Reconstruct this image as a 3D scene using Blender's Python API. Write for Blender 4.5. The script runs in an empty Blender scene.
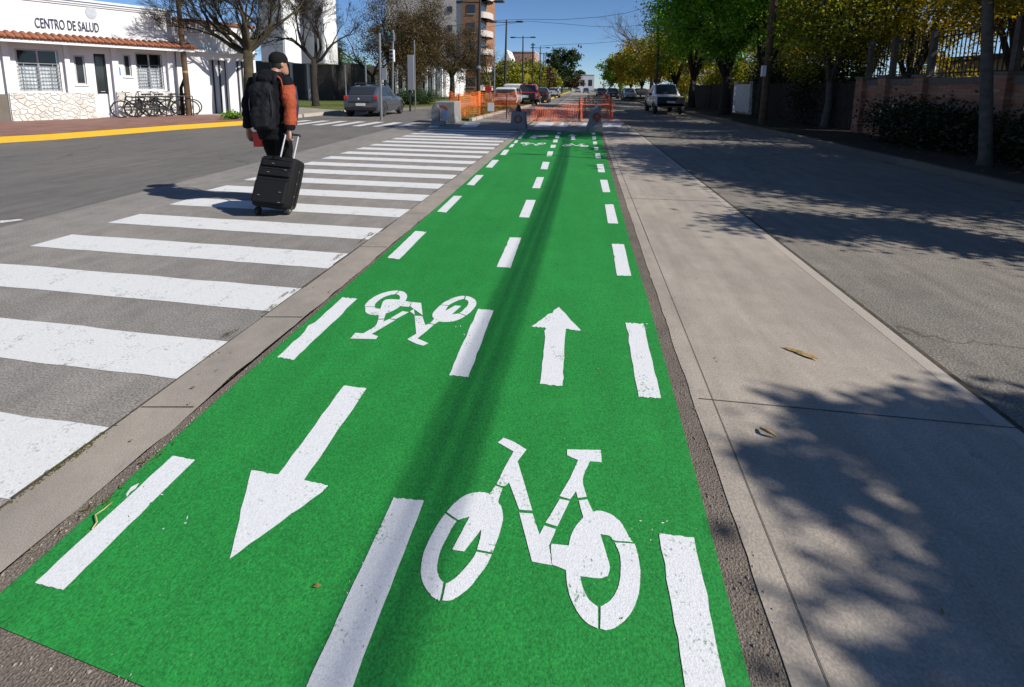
import bpy, math, random
import numpy as np
from mathutils import Vector, Matrix
from mathutils.geometry import tessellate_polygon
random.seed(7)
scene = bpy.context.scene
COL = scene.collection
R = math.radians

# ------------------------------------------------------------------ camera
CAM_F, CAM_PX, CAM_PY = 444.094, 511.95, 147.6
PITCH, ROLL, YAW, EYE = R(7.74693), R(0.61101), R(8.4725), 1.45
W, H = 1024, 687
_fwd = Matrix.Rotation(YAW, 3, 'Z') @ Vector((0, math.cos(PITCH), -math.sin(PITCH)))
_rt = Matrix.Rotation(YAW, 3, 'Z') @ Vector((1, 0, 0))
_up = _rt.cross(_fwd)
CR = math.cos(ROLL) * _rt + math.sin(ROLL) * _up
CU = -math.sin(ROLL) * _rt + math.cos(ROLL) * _up
cam = bpy.data.cameras.new('camera')
cam_o = bpy.data.objects.new('camera', cam)
COL.objects.link(cam_o)
m = Matrix((CR, CU, -_fwd)).transposed().to_4x4()
m.translation = (0, 0, EYE)
cam_o.matrix_world = m
cam.sensor_fit = 'HORIZONTAL'
cam.sensor_width = 36
cam.lens = CAM_F / W * 36
cam.shift_x = (512 - CAM_PX) / W
cam.shift_y = (CAM_PY - 343.5) / W
cam.clip_start = 0.05
cam.clip_end = 3000
scene.camera = cam_o


def ray(x, y):
    return _fwd * CAM_F + CR * (x - CAM_PX) + CU * (CAM_PY - y)


def G(x, y, z=0.0):            # a measured picture point on the ground
    d = ray(x, y)
    t = (z - EYE) / d.z
    return Vector((d.x * t, d.y * t, z))


def VX(x, y, X):               # ... on the vertical plane X = const
    d = ray(x, y)
    t = X / d.x
    return Vector((X, d.y * t, EYE + d.z * t))


def VY(x, y, Y):
    d = ray(x, y)
    t = Y / d.y
    return Vector((d.x * t, Y, EYE + d.z * t))


# ------------------------------------------------------------------ materials
MATS = {}


def new_mat(name):
    mt = bpy.data.materials.new(name)
    mt.use_nodes = True
    nt = mt.node_tree
    b = nt.nodes['Principled BSDF']
    MATS[name] = mt
    return mt, nt, b


def N(nt, t, **kw):
    n = nt.nodes.new(t)
    for k, v in kw.items():
        if k in n.inputs:
            n.inputs[k].default_value = v
        else:
            setattr(n, k, v)
    return n


def noise(nt, scale, detail=3, rough=0.55, vec=None):
    n = N(nt, 'ShaderNodeTexNoise')
    n.inputs['Scale'].default_value = scale
    n.inputs['Detail'].default_value = detail
    n.inputs['Roughness'].default_value = rough
    if vec is not None:
        nt.links.new(vec, n.inputs['Vector'])
    return n


def ramp(nt, src, stops):
    r = N(nt, 'ShaderNodeValToRGB')
    e = r.color_ramp.elements
    while len(e) < len(stops):
        e.new(0.5)
    for i, (p, c) in enumerate(stops):
        e[i].position = p
        e[i].color = (*c, 1) if len(c) == 3 else c
    nt.links.new(src, r.inputs['Fac'])
    return r


def mixc(nt, fac, a, b, mode='MIX'):
    mx = N(nt, 'ShaderNodeMix', data_type='RGBA', blend_type=mode)
    for s, i in ((fac, 0), (a, 6), (b, 7)):
        if isinstance(s, (int, float)):
            mx.inputs[i].default_value = s
        elif isinstance(s, tuple):
            mx.inputs[i].default_value = (*s, 1)
        else:
            nt.links.new(s, mx.inputs[i])
    return mx.outputs[2]


def sc(c, k):
    return tuple(min(1, x * k) for x in c)


def coords(nt):
    return N(nt, 'ShaderNodeTexCoord').outputs['Object']


def plain(name, c, rough=0.6, metal=0.0, var=0.12, scale=6, coat=0.0, bump=0.0, bscale=60, spec=0.5):
    mt, nt, b = new_mat(name)
    v = coords(nt)
    n = noise(nt, scale, 4, vec=v)
    r = ramp(nt, n.outputs['Fac'], [(0.3, sc(c, 1 - var)), (0.7, sc(c, 1 + var))])
    nt.links.new(r.outputs['Color'], b.inputs['Base Color'])
    b.inputs['Roughness'].default_value = rough
    b.inputs['Metallic'].default_value = metal
    b.inputs['Coat Weight'].default_value = coat
    b.inputs['Specular IOR Level'].default_value = spec
    if bump:
        n2 = noise(nt, bscale, 3, vec=v)
        bp = N(nt, 'ShaderNodeBump')
        bp.inputs['Strength'].default_value = bump
        bp.inputs['Distance'].default_value = 0.01
        nt.links.new(n2.outputs['Fac'], bp.inputs['Height'])
        nt.links.new(bp.outputs['Normal'], b.inputs['Normal'])
    return mt


def pavement(name, c, patch=0.12, mid=0.10, speck=0.25, fine=170, bump=0.4, bdist=0.006, rough=0.85,
             patch_scale=0.5, streak=0.0, dark_spots=0.0, tint=(1.0, 0.97, 0.93), cracks=False, cells=1.0, flecks=None):
    """stony ground: broad patches, mottling, fine aggregate, optional streaks and stains"""
    mt, nt, b = new_mat(name)
    v = coords(nt)
    n1 = noise(nt, patch_scale, 4, 0.6, v)
    n2 = noise(nt, 5, 6, 0.65, v)
    n3 = noise(nt, fine, 2, 0.7, v)
    vor = N(nt, 'ShaderNodeTexVoronoi', feature='F1')
    vor.inputs['Scale'].default_value = fine * 0.8
    nt.links.new(v, vor.inputs['Vector'])
    col = ramp(nt, n1.outputs['Fac'], [(0.3, sc(c, 1 - patch)), (0.7, tuple(x * (1 + patch) * t for x, t in zip(c, tint)))]).outputs['Color']
    g = ramp(nt, n2.outputs['Fac'], [(0.25, (1 - mid,) * 3), (0.75, (1 + mid,) * 3)]).outputs['Color']
    col = mixc(nt, 1.0, col, g, 'MULTIPLY')
    g = ramp(nt, n3.outputs['Fac'], [(0.3, (1 - speck,) * 3), (0.7, (1 + speck * 0.8,) * 3)]).outputs['Color']
    col = mixc(nt, 1.0, col, g, 'MULTIPLY')
    if streak:
        mp = N(nt, 'ShaderNodeMapping')
        mp.inputs['Scale'].default_value = (3.0, 0.35, 1)
        nt.links.new(v, mp.inputs['Vector'])
        n4 = noise(nt, 2.2, 5, 0.6, mp.outputs['Vector'])
        g = ramp(nt, n4.outputs['Fac'], [(0.3, (1 - streak,) * 3), (0.7, (1 + streak * 0.6,) * 3)]).outputs['Color']
        col = mixc(nt, 1.0, col, g, 'MULTIPLY')
    if dark_spots:
        n5 = noise(nt, 9, 2, 0.5, v)
        g = ramp(nt, n5.outputs['Fac'], [(0.66, (1, 1, 1)), (0.74, (1 - dark_spots,) * 3)]).outputs['Color']
        col = mixc(nt, 1.0, col, g, 'MULTIPLY')
    if cracks:
        wn = noise(nt, 1.6, 4, 0.6, v)
        wp = N(nt, 'ShaderNodeVectorMath', operation='MULTIPLY_ADD')
        nt.links.new(wn.outputs['Color'], wp.inputs[0])
        wp.inputs[1].default_value = (0.9, 0.9, 0)
        nt.links.new(v, wp.inputs[2])
        vc = N(nt, 'ShaderNodeTexVoronoi', feature='DISTANCE_TO_EDGE')
        vc.inputs['Scale'].default_value = 0.22
        nt.links.new(wp.outputs[0], vc.inputs['Vector'])
        g = ramp(nt, vc.outputs['Distance'], [(0.0, (0.55, 0.53, 0.5)), (0.004, (1, 1, 1))]).outputs['Color']
        col = mixc(nt, 1.0, col, g, 'MULTIPLY')
    if flecks:
        fcol, fth = flecks
        n6 = noise(nt, 95, 2, 0.6, v)
        fm = ramp(nt, n6.outputs['Fac'], [(fth, (0, 0, 0)), (fth + 0.06, (1, 1, 1))]).outputs['Color']
        col = mixc(nt, fm, col, fcol)
    nt.links.new(col, b.inputs['Base Color'])
    b.inputs['Roughness'].default_value = rough
    b.inputs['Specular IOR Level'].default_value = 0.3
    ad = N(nt, 'ShaderNodeMath', operation='MULTIPLY_ADD')
    nt.links.new(vor.outputs['Distance'], ad.inputs[0])
    ad.inputs[1].default_value = cells
    nt.links.new(n3.outputs['Fac'], ad.inputs[2])
    bp = N(nt, 'ShaderNodeBump')
    bp.inputs['Strength'].default_value = bump
    bp.inputs['Distance'].default_value = bdist
    nt.links.new(ad.outputs[0], bp.inputs['Height'])
    nt.links.new(bp.outputs['Normal'], b.inputs['Normal'])
    return mt


def paint(name, c, under, wear=0.62, fine=170, bump=0.35, soft=0.04):
    """road paint rolled over grainy ground, worn through in pits and scuffs"""
    mt, nt, b = new_mat(name)
    v = coords(nt)
    n1 = noise(nt, 7, 6, 0.7, v)
    n2 = noise(nt, fine * 0.5, 3, 0.7, v)
    n3 = noise(nt, fine, 2, 0.7, v)
    ad = N(nt, 'ShaderNodeMath', operation='MULTIPLY_ADD')
    nt.links.new(n1.outputs['Fac'], ad.inputs[0])
    ad.inputs[1].default_value = 0.45
    ml = N(nt, 'ShaderNodeMath', operation='MULTIPLY')
    nt.links.new(n2.outputs['Fac'], ml.inputs[0])
    ml.inputs[1].default_value = 0.55
    nt.links.new(ml.outputs[0], ad.inputs[2])
    msk = ramp(nt, ad.outputs[0], [(wear - soft, (0, 0, 0)), (wear + soft, (1, 1, 1))]).outputs['Color']
    g = ramp(nt, n3.outputs['Fac'], [(0.3, sc(c, 0.82)), (0.7, sc(c, 1.06))]).outputs['Color']
    g2 = ramp(nt, n1.outputs['Fac'], [(0.3, (0.93,) * 3), (0.7, (1.03,) * 3)]).outputs['Color']
    g = mixc(nt, 1.0, g, g2, 'MULTIPLY')
    nt.links.new(mixc(nt, msk, g, under), b.inputs['Base Color'])
    b.inputs['Roughness'].default_value = 0.7
    b.inputs['Specular IOR Level'].default_value = 0.3
    bp = N(nt, 'ShaderNodeBump')
    bp.inputs['Strength'].default_value = bump
    bp.inputs['Distance'].default_value = 0.005
    nt.links.new(n3.outputs['Fac'], bp.inputs['Height'])
    nt.links.new(bp.outputs['Normal'], b.inputs['Normal'])
    return mt


def foliage(name, cols, transl=0.35):
    mt, nt, b = new_mat(name)
    gi = N(nt, 'ShaderNodeNewGeometry')
    k = len(cols)
    r = ramp(nt, gi.outputs['Random Per Island'], [(i / max(1, k - 1), c) for i, c in enumerate(cols)])
    b.inputs['Roughness'].default_value = 0.55
    b.inputs['Specular IOR Level'].default_value = 0.35
    nt.links.new(r.outputs['Color'], b.inputs['Base Color'])
    tr = N(nt, 'ShaderNodeBsdfTranslucent')
    mc = mixc(nt, 1.0, r.outputs['Color'], (1.5, 1.35, 0.5), 'MULTIPLY')
    nt.links.new(mc, tr.inputs['Color'])
    mx = N(nt, 'ShaderNodeMixShader')
    mx.inputs[0].default_value = transl
    nt.links.new(b.outputs[0], mx.inputs[1])
    nt.links.new(tr.outputs[0], mx.inputs[2])
    nt.links.new(mx.outputs[0], nt.nodes['Material Output'].inputs['Surface'])
    return mt


def brickmat(name, c1, c2, mortar, scale=1.0, rough=0.9, bw=0.25, bh=0.075, axes='YZ', bump=0.6):
    mt, nt, b = new_mat(name)
    v = coords(nt)
    sp = N(nt, 'ShaderNodeSeparateXYZ')
    nt.links.new(v, sp.inputs[0])
    cb = N(nt, 'ShaderNodeCombineXYZ')
    nt.links.new(sp.outputs[axes[0]], cb.inputs['X'])
    nt.links.new(sp.outputs[axes[1]], cb.inputs['Y'])
    br = N(nt, 'ShaderNodeTexBrick')
    nt.links.new(cb.outputs[0], br.inputs['Vector'])
    br.inputs['Scale'].default_value = scale
    br.inputs['Color1'].default_value = (*c1, 1)
    br.inputs['Color2'].default_value = (*c2, 1)
    br.inputs['Mortar'].default_value = (*mortar, 1)
    br.inputs['Brick Width'].default_value = bw
    br.inputs['Row Height'].default_value = bh
    br.inputs['Mortar Size'].default_value = 0.012
    n = noise(nt, 2.5, 5, 0.65, v)
    g = ramp(nt, n.outputs['Fac'], [(0.3, (0.7,) * 3), (0.7, (1.15,) * 3)]).outputs['Color']
    nt.links.new(mixc(nt, 1.0, br.outputs['Color'], g, 'MULTIPLY'), b.inputs['Base Color'])
    b.inputs['Roughness'].default_value = rough
    bp = N(nt, 'ShaderNodeBump')
    bp.inputs['Strength'].default_value = bump
    bp.inputs['Distance'].default_value = 0.01
    nt.links.new(br.outputs['Fac'], bp.inputs['Height'])
    bp.invert = True
    nt.links.new(bp.outputs['Normal'], b.inputs['Normal'])
    return mt


def stonemat(name):
    mt, nt, b = new_mat(name)
    v = coords(nt)
    vo = N(nt, 'ShaderNodeTexVoronoi', feature='DISTANCE_TO_EDGE')
    vo.inputs['Scale'].default_value = 6.2
    vc = N(nt, 'ShaderNodeTexVoronoi', feature='F1')
    vc.inputs['Scale'].default_value = 6.2
    wn = noise(nt, 4, 2, 0.5, v)
    wp = N(nt, 'ShaderNodeVectorMath', operation='MULTIPLY_ADD')
    nt.links.new(wn.outputs['Color'], wp.inputs[0])
    wp.inputs[1].default_value = (0.15, 0.15, 0.15)
    nt.links.new(v, wp.inputs[2])
    for o in (vo, vc):
        nt.links.new(wp.outputs[0], o.inputs['Vector'])
    sp = N(nt, 'ShaderNodeSeparateColor')
    nt.links.new(vc.outputs['Color'], sp.inputs[0])
    c = ramp(nt, sp.outputs[0], [(0, (0.62, 0.59, 0.53)), (0.5, (0.75, 0.73, 0.69)), (1, (0.52, 0.49, 0.44))]).outputs['Color']
    e = ramp(nt, vo.outputs['Distance'], [(0.0, (0.68, 0.65, 0.6)), (0.05, (1, 1, 1))]).outputs['Color']
    nt.links.new(mixc(nt, 1.0, c, e, 'MULTIPLY'), b.inputs['Base Color'])
    b.inputs['Roughness'].default_value = 0.9
    bp = N(nt, 'ShaderNodeBump')
    bp.inputs['Strength'].default_value = 0.8
    bp.inputs['Distance'].default_value = 0.03
    h = ramp(nt, vo.outputs['Distance'], [(0.0, (0, 0, 0)), (0.15, (1, 1, 1))]).outputs['Color']
    nt.links.new(h, bp.inputs['Height'])
    nt.links.new(bp.outputs['Normal'], b.inputs['Normal'])
    return mt


def glassmat(name, c=(0.03, 0.035, 0.04), rough=0.08):
    mt, nt, b = new_mat(name)
    b.inputs['Base Color'].default_value = (*c, 1)
    b.inputs['Roughness'].default_value = rough
    b.inputs['Specular IOR Level'].default_value = 0.8
    return mt


GREEN = (0.013, 0.218, 0.036)
M = {}
M['asphalt'] = pavement('asphalt', (0.150, 0.143, 0.135), patch=0.14, mid=0.14, speck=0.5, fine=110, streak=0.2, flecks=((0.28, 0.27, 0.26), 0.70), cracks=True)
M['asphalt_light'] = pavement('crosswalk_concrete', (0.240, 0.227, 0.211), patch=0.14, mid=0.18, speck=0.55, fine=110, streak=0.12, dark_spots=0.2, cells=0.5, flecks=((0.42, 0.41, 0.39), 0.69))
M['asphalt_right'] = pavement('worn_asphalt', (0.205, 0.187, 0.162), patch=0.16, mid=0.2, speck=0.6, fine=100, streak=0.16, flecks=((0.36, 0.33, 0.29), 0.68), cracks=True)
M['concrete'] = pavement('concrete', (0.335, 0.298, 0.256), patch=0.15, mid=0.13, speck=0.24, fine=110, bump=0.35, bdist=0.004, streak=0.16, dark_spots=0.14, cells=0.3, flecks=((0.5, 0.46, 0.41), 0.71))
M['concrete_strip'] = pavement('concrete_strip', (0.290, 0.262, 0.228), patch=0.15, mid=0.16, speck=0.22, fine=240, bump=0.4, dark_spots=0.2, patch_scale=1.2, cells=0.3)
M['concrete_edge'] = pavement('concrete_edging', (0.375, 0.335, 0.29), patch=0.08, mid=0.06, speck=0.06, fine=120, bump=0.15)
M['gutter'] = pavement('rough_old_asphalt', (0.150, 0.128, 0.106), patch=0.2, mid=0.25, speck=0.6, fine=190, bump=0.5, bdist=0.008)
M['green'] = pavement('green_road_coating', GREEN, patch=0.10, mid=0.09, speck=0.42, fine=150, bump=0.35, bdist=0.004, rough=0.8, tint=(1.25, 1.0, 1.05), dark_spots=0.08, streak=0.09, cells=0.35, flecks=((0.13, 0.30, 0.10), 0.68))
M['white_on_green'] = paint('white_paint_on_green', (0.71, 0.72, 0.73), (0.12, 0.24, 0.13), wear=0.60, fine=190, bump=0.3)
M['white_on_road'] = paint('white_paint_on_road', (0.70, 0.70, 0.69), (0.30, 0.29, 0.27), wear=0.585, fine=170)
M['white_far'] = paint('worn_white_paint', (0.72, 0.70, 0.68), (0.2, 0.19, 0.18), wear=0.56)
M['joint'] = plain('joint_dirt', (0.06, 0.05, 0.035), 0.95, var=0.4, scale=30)
M['yellow'] = paint('yellow_kerb_paint', (0.60, 0.36, 0.025), (0.3, 0.24, 0.12), wear=0.66)
M['tiles'] = brickmat('sidewalk_tiles', (0.23, 0.105, 0.08), (0.27, 0.14, 0.105), (0.2, 0.14, 0.11), 1, 0.85, 0.4, 0.4, 'XY', 0.15)
M['kerb'] = pavement('kerb_concrete', (0.135, 0.122, 0.105), patch=0.15, mid=0.15, speck=0.1, fine=90)  # base darkened: the right kerb's deep shade is put into the colour
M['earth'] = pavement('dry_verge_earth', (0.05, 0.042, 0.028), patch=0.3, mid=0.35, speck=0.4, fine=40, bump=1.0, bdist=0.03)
M['lawn'] = pavement('lawn_ground', (0.11, 0.14, 0.03), patch=0.3, mid=0.35, speck=0.4, fine=40, bump=1.0, bdist=0.03)
M['white_wall'] = plain('white_stucco', (0.70, 0.70, 0.70), 0.85, var=0.03, scale=1.2, bump=0.15, bscale=40)
M['grey_wall'] = plain('pale_grey_plaster', (0.55, 0.56, 0.58), 0.85, var=0.05, scale=0.8, bump=0.1)
M['shade_wall'] = plain('grey_panel_and_tower_shade', (0.30, 0.31, 0.34), 0.8, var=0.05, scale=0.8)  # grey of the sign plates; on the tower it paints the shaded fronts
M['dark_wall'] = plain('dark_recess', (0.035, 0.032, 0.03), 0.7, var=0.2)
M['terracotta'] = plain('terracotta', (0.27, 0.095, 0.045), 0.85, var=0.35, scale=5)
M['stone'] = stonemat('rubble_stone')
M['glass'] = glassmat('dark_glass')
M['glass_curtain'] = plain('curtain', (0.75, 0.75, 0.74), 0.8, var=0.25, scale=4)
M['frame_grey'] = plain('window_frame', (0.42, 0.42, 0.42), 0.5)
M['letter'] = plain('navy_letters', (0.02, 0.03, 0.07), 0.5)
M['bark'] = plain('bark', (0.055, 0.043, 0.032), 0.95, var=0.45, scale=9, bump=0.8, bscale=30)
M['bark_moss'] = plain('mossy_bark', (0.045, 0.036, 0.017), 0.95, var=0.5, scale=3, bump=0.8, bscale=30)
M['bark_dark'] = plain('dark_bark', (0.022, 0.017, 0.013), 0.95, var=0.4, scale=6, bump=0.8, bscale=30)
M['bark_grey'] = plain('grey_bark', (0.085, 0.072, 0.062), 0.95, var=0.35, scale=8, bump=0.6, bscale=30)
M['leaf_green'] = foliage('bright_green_leaves', [(0.03, 0.11, 0.006), (0.09, 0.24, 0.010), (0.22, 0.42, 0.02), (0.03, 0.10, 0.008)], 0.38)
M['leaf_yellow'] = foliage('yellow_green_leaves', [(0.13, 0.13, 0.008), (0.32, 0.25, 0.010), (0.48, 0.34, 0.014), (0.08, 0.10, 0.008), (0.34, 0.22, 0.01)], 0.36)
M['leaf_lime'] = foliage('olive_leaves', [(0.06, 0.09, 0.008), (0.18, 0.20, 0.012), (0.32, 0.30, 0.018), (0.05, 0.07, 0.008)], 0.36)
M['leaf_brown'] = foliage('brown_leaves', [(0.05, 0.038, 0.012), (0.09, 0.058, 0.018), (0.035, 0.032, 0.012), (0.12, 0.072, 0.022)], 0.2)
M['leaf_dark'] = foliage('dark_leaves', [(0.012, 0.03, 0.006), (0.022, 0.05, 0.009), (0.035, 0.065, 0.012)], 0.2)
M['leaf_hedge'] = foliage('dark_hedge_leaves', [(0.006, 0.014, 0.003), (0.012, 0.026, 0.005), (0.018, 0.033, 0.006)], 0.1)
M['metal_dark'] = plain('dark_metal', (0.04, 0.04, 0.042), 0.5, 0.6)
M['metal_grey'] = plain('galvanised_metal', (0.28, 0.29, 0.30), 0.45, 0.7)
M['chrome'] = plain('polished_metal', (0.62, 0.62, 0.62), 0.35, 0.3, var=0.03)
M['wood_pole'] = plain('weathered_wood_pole', (0.085, 0.05, 0.026), 0.9, var=0.35, scale=5, bump=0.4)
M['tyre'] = plain('rubber', (0.02, 0.02, 0.02), 0.85)
M['rim'] = plain('alloy', (0.45, 0.45, 0.46), 0.35, 0.9)
M['black_plastic'] = plain('black_plastic', (0.02, 0.02, 0.021), 0.5)
M['orange_net'] = plain('orange_plastic_mesh', (0.80, 0.16, 0.035), 0.55, var=0.12)
M['orange_post'] = plain('orange_paint', (0.75, 0.17, 0.03), 0.5)
M['barrier'] = pavement('weathered_barrier_concrete', (0.24, 0.24, 0.235), patch=0.15, mid=0.15, speck=0.15, fine=60, bump=0.5)
M['red_paint'] = plain('faded_red_paint', (0.30, 0.045, 0.025), 0.7, var=0.3, scale=9)
M['disc'] = plain('pale_disc', (0.62, 0.63, 0.66), 0.6)
M['brick'] = brickmat('brick_wall', (0.30, 0.105, 0.052), (0.42, 0.20, 0.12), (0.20, 0.16, 0.125))
M['iron'] = plain('rusty_iron', (0.03, 0.026, 0.024), 0.7, 0.4)
M['brown_brick'] = brickmat('brown_facade_brick', (0.27, 0.12, 0.055), (0.32, 0.15, 0.07), (0.25, 0.15, 0.09), 1, 0.9, 0.3, 0.1, 'XZ', 0.2)
M['beige'] = plain('beige_plaster', (0.50, 0.44, 0.40), 0.85, var=0.05)
M['pink_brick'] = plain('pinkish_brick', (0.42, 0.22, 0.17), 0.9, var=0.3, scale=2)


# ------------------------------------------------------------------ mesh builder
class MB:
    def __init__(s):
        s.v, s.f = [], []

    def add(s, vs, fs):
        o = len(s.v)
        s.v += [tuple(v) for v in vs]
        s.f += [tuple(i + o for i in f) for f in fs]
        return s

    def box(s, x0, x1, y0, y1, z0, z1):
        return s.add([(x, y, z) for z in (z0, z1) for y in (y0, y1) for x in (x0, x1)],
                     [(0, 2, 3, 1), (4, 5, 7, 6), (0, 1, 5, 4), (2, 6, 7, 3), (0, 4, 6, 2), (1, 3, 7, 5)])

    def obox(s, c, size, mat3):
        hx, hy, hz = (k / 2 for k in size)
        c = Vector(c)
        vs = [c + mat3 @ Vector((x, y, z)) for z in (-hz, hz) for y in (-hy, hy) for x in (-hx, hx)]
        return s.add(vs, [(0, 2, 3, 1), (4, 5, 7, 6), (0, 1, 5, 4), (2, 6, 7, 3), (0, 4, 6, 2), (1, 3, 7, 5)])

    def tube(s, pts, rad, n=8, cap=True, flat=None):
        pts = [Vector(p) for p in pts]
        if not isinstance(rad, list):
            rad = [rad] * len(pts)
        o = len(s.v)
        prev = None
        for i, p in enumerate(pts):
            a = pts[max(0, i - 1)]
            b = pts[min(len(pts) - 1, i + 1)]
            t = (b - a)
            if t.length < 1e-9:
                t = Vector((0, 0, 1))
            t.normalize()
            if prev is None:
                u = t.cross(Vector((0, 0, 1)) if abs(t.z) < 0.9 else Vector((1, 0, 0)))
            else:
                u = prev - t * prev.dot(t)
            u.normalize()
            prev = u
            w = t.cross(u)
            r = rad[i]
            ru, rw = (r, r) if not isinstance(r, tuple) else r
            for k in range(n):
                a_ = 2 * math.pi * k / n
                s.v.append(tuple(p + u * (ru * math.cos(a_)) + w * (rw * math.sin(a_))))
        for i in range(len(pts) - 1):
            for k in range(n):
                k2 = (k + 1) % n
                s.f.append((o + i * n + k, o + i * n + k2, o + (i + 1) * n + k2, o + (i + 1) * n + k))
        if cap:
            s.f.append(tuple(o + k for k in reversed(range(n))))
            s.f.append(tuple(o + (len(pts) - 1) * n + k for k in range(n)))
        return s

    def loft(s, rings, cap=True):
        o = len(s.v)
        n = len(rings[0])
        for r in rings:
            s.v += [tuple(p) for p in r]
        for i in range(len(rings) - 1):
            for k in range(n):
                k2 = (k + 1) % n
                s.f.append((o + i * n + k, o + i * n + k2, o + (i + 1) * n + k2, o + (i + 1) * n + k))
        if cap:
            s.f.append(tuple(o + k for k in reversed(range(n))))
            s.f.append(tuple(o + (len(rings) - 1) * n + k for k in range(n)))
        return s

    def ell(s, c, r, nu=14, nv=9, mat3=None):
        rings = []
        c = Vector(c)
        mat3 = mat3 or Matrix.Identity(3)
        for j in range(nv):
            th = math.pi * (j + 0.02) / (nv - 1 + 0.04)
            rings.append([c + mat3 @ Vector((r[0] * math.sin(th) * math.cos(2 * math.pi * k / nu),
                                             r[1] * math.sin(th) * math.sin(2 * math.pi * k / nu), -r[2] * math.cos(th))) for k in range(nu)])
        return s.loft(rings)

    def flat(s, poly, z=None):
        pts = [Vector((p[0], p[1], (p[2] if z is None and len(p) > 2 else (z or 0)))) for p in poly]
        tris = tessellate_polygon([pts])
        out = []
        for t in tris:
            a, b, c = (pts[i] for i in t)
            if (b - a).cross(c - a).z < 0:
                t = (t[0], t[2], t[1])
            out.append(t)
        return s.add(pts, out)

    def prism(s, poly, z0, z1):
        s.flat(poly, z1)
        n = len(poly)
        o = len(s.v)
        area = sum(poly[i][0] * poly[(i + 1) % n][1] - poly[(i + 1) % n][0] * poly[i][1] for i in range(n))
        s.v += [(p[0], p[1], z0) for p in poly] + [(p[0], p[1], z1) for p in poly]
        for i in range(n):
            j = (i + 1) % n
            q = (o + i, o + j, o + n + j, o + n + i)
            s.f.append(q if area > 0 else q[::-1])
        return s

    def ring(s, c, r_out, r_in, axis, th, n=20):
        """flat torus-like hoop"""
        axis = Vector(axis).normalized()
        u = axis.cross(Vector((0, 0, 1)) if abs(axis.z) < 0.9 else Vector((1, 0, 0))).normalized()
        w = axis.cross(u)
        c = Vector(c)
        rm, h = (r_out + r_in) / 2, (r_out - r_in) / 2
        o = len(s.v)
        k = 6
        for i in range(n):
            a = 2 * math.pi * i / n
            d = u * math.cos(a) + w * math.sin(a)
            for j in range(k):
                b = 2 * math.pi * j / k
                s.v.append(tuple(c + d * (rm + h * math.cos(b)) + axis * (th * math.sin(b))))
        for i in range(n):
            for j in range(k):
                i2, j2 = (i + 1) % n, (j + 1) % k
                s.f.append((o + i * k + j, o + i2 * k + j, o + i2 * k + j2, o + i * k + j2))
        return s

    def disc(s, c, r, axis, th, n=20):
        axis = Vector(axis).normalized()
        return s.tube([Vector(c) - axis * th / 2, Vector(c) + axis * th / 2], r, n)

    def build(s, name, mat, parent=None, smooth=False, world=True, bevel=0.0, mods=None, angle=40):
        me = bpy.data.meshes.new(name)
        vs = s.v
        if parent is not None and world:
            l = parent_origin(parent)
            vs = [(v[0] - l[0], v[1] - l[1], v[2] - l[2]) for v in vs]
        me.from_pydata(vs, [], s.f)
        me.update()
        me.materials.append(M[mat] if isinstance(mat, str) else mat)
        if smooth:
            me.polygons.foreach_set('use_smooth', [True] * len(me.polygons))
            if smooth == 'auto':
                me.set_sharp_from_angle(angle=R(angle))
        o = bpy.data.objects.new(name, me)
        COL.objects.link(o)
        if parent is not None:
            o.parent = parent
        if bevel:
            md = o.modifiers.new('bevel', 'BEVEL')
            md.width = bevel
            md.segments = 2
            md.limit_method = 'ANGLE'
        return o


VORG = {}


def parent_origin(p):
    l = Vector((0, 0, 0))
    while p is not None:
        l += VORG.get(p.name, p.location)
        p = p.parent
    return l


def tag(o, label, cat, group=None, kind=None):
    o['label'] = label
    o['category'] = cat
    if group:
        o['group'] = group
    if kind:
        o['kind'] = kind
    return o


def thing(name, label, cat, loc=(0, 0, 0), rz=0.0, group=None):
    o = bpy.data.objects.new(name, None)
    o.empty_display_size = 0.2
    COL.objects.link(o)
    o.location = loc
    o.rotation_euler = (0, 0, rz)
    return tag(o, label, cat, group)


def struct(o, label=None):
    o['kind'] = 'structure'
    if label:
        o['label'] = label
        o['category'] = 'setting'
    return o


def stuff(o, label, cat):
    return tag(o, label, cat, kind='stuff')


def copy_tree(o, parent=None):
    c = o.copy()
    COL.objects.link(c)
    if parent is not None:
        c.parent = parent
    for ch in list(o.children):
        copy_tree(ch, c)
    return c


def xy(pts):
    return [(p[0], p[1]) for p in pts]


def GP(pts):
    return [G(*p) for p in pts]

# ------------------------------------------------------------------ ground, roads, pavements
struct(MB().flat([(-900, -60), (900, -60), (900, 1500), (-900, 1500)], -0.06).build('ground', 'earth'), 'dry earth ground under and beyond the streets')

XK = lambda y: -1.905 - 0.004 * y            # crosswalk / concrete strip joint
XS = lambda y: -5.5 - 0.058 * y              # seam between crosswalk slab and left asphalt
XJ = lambda y: 1.935 + 0.002 * y             # joint of right concrete and asphalt
KERB_R = 6.33

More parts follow.
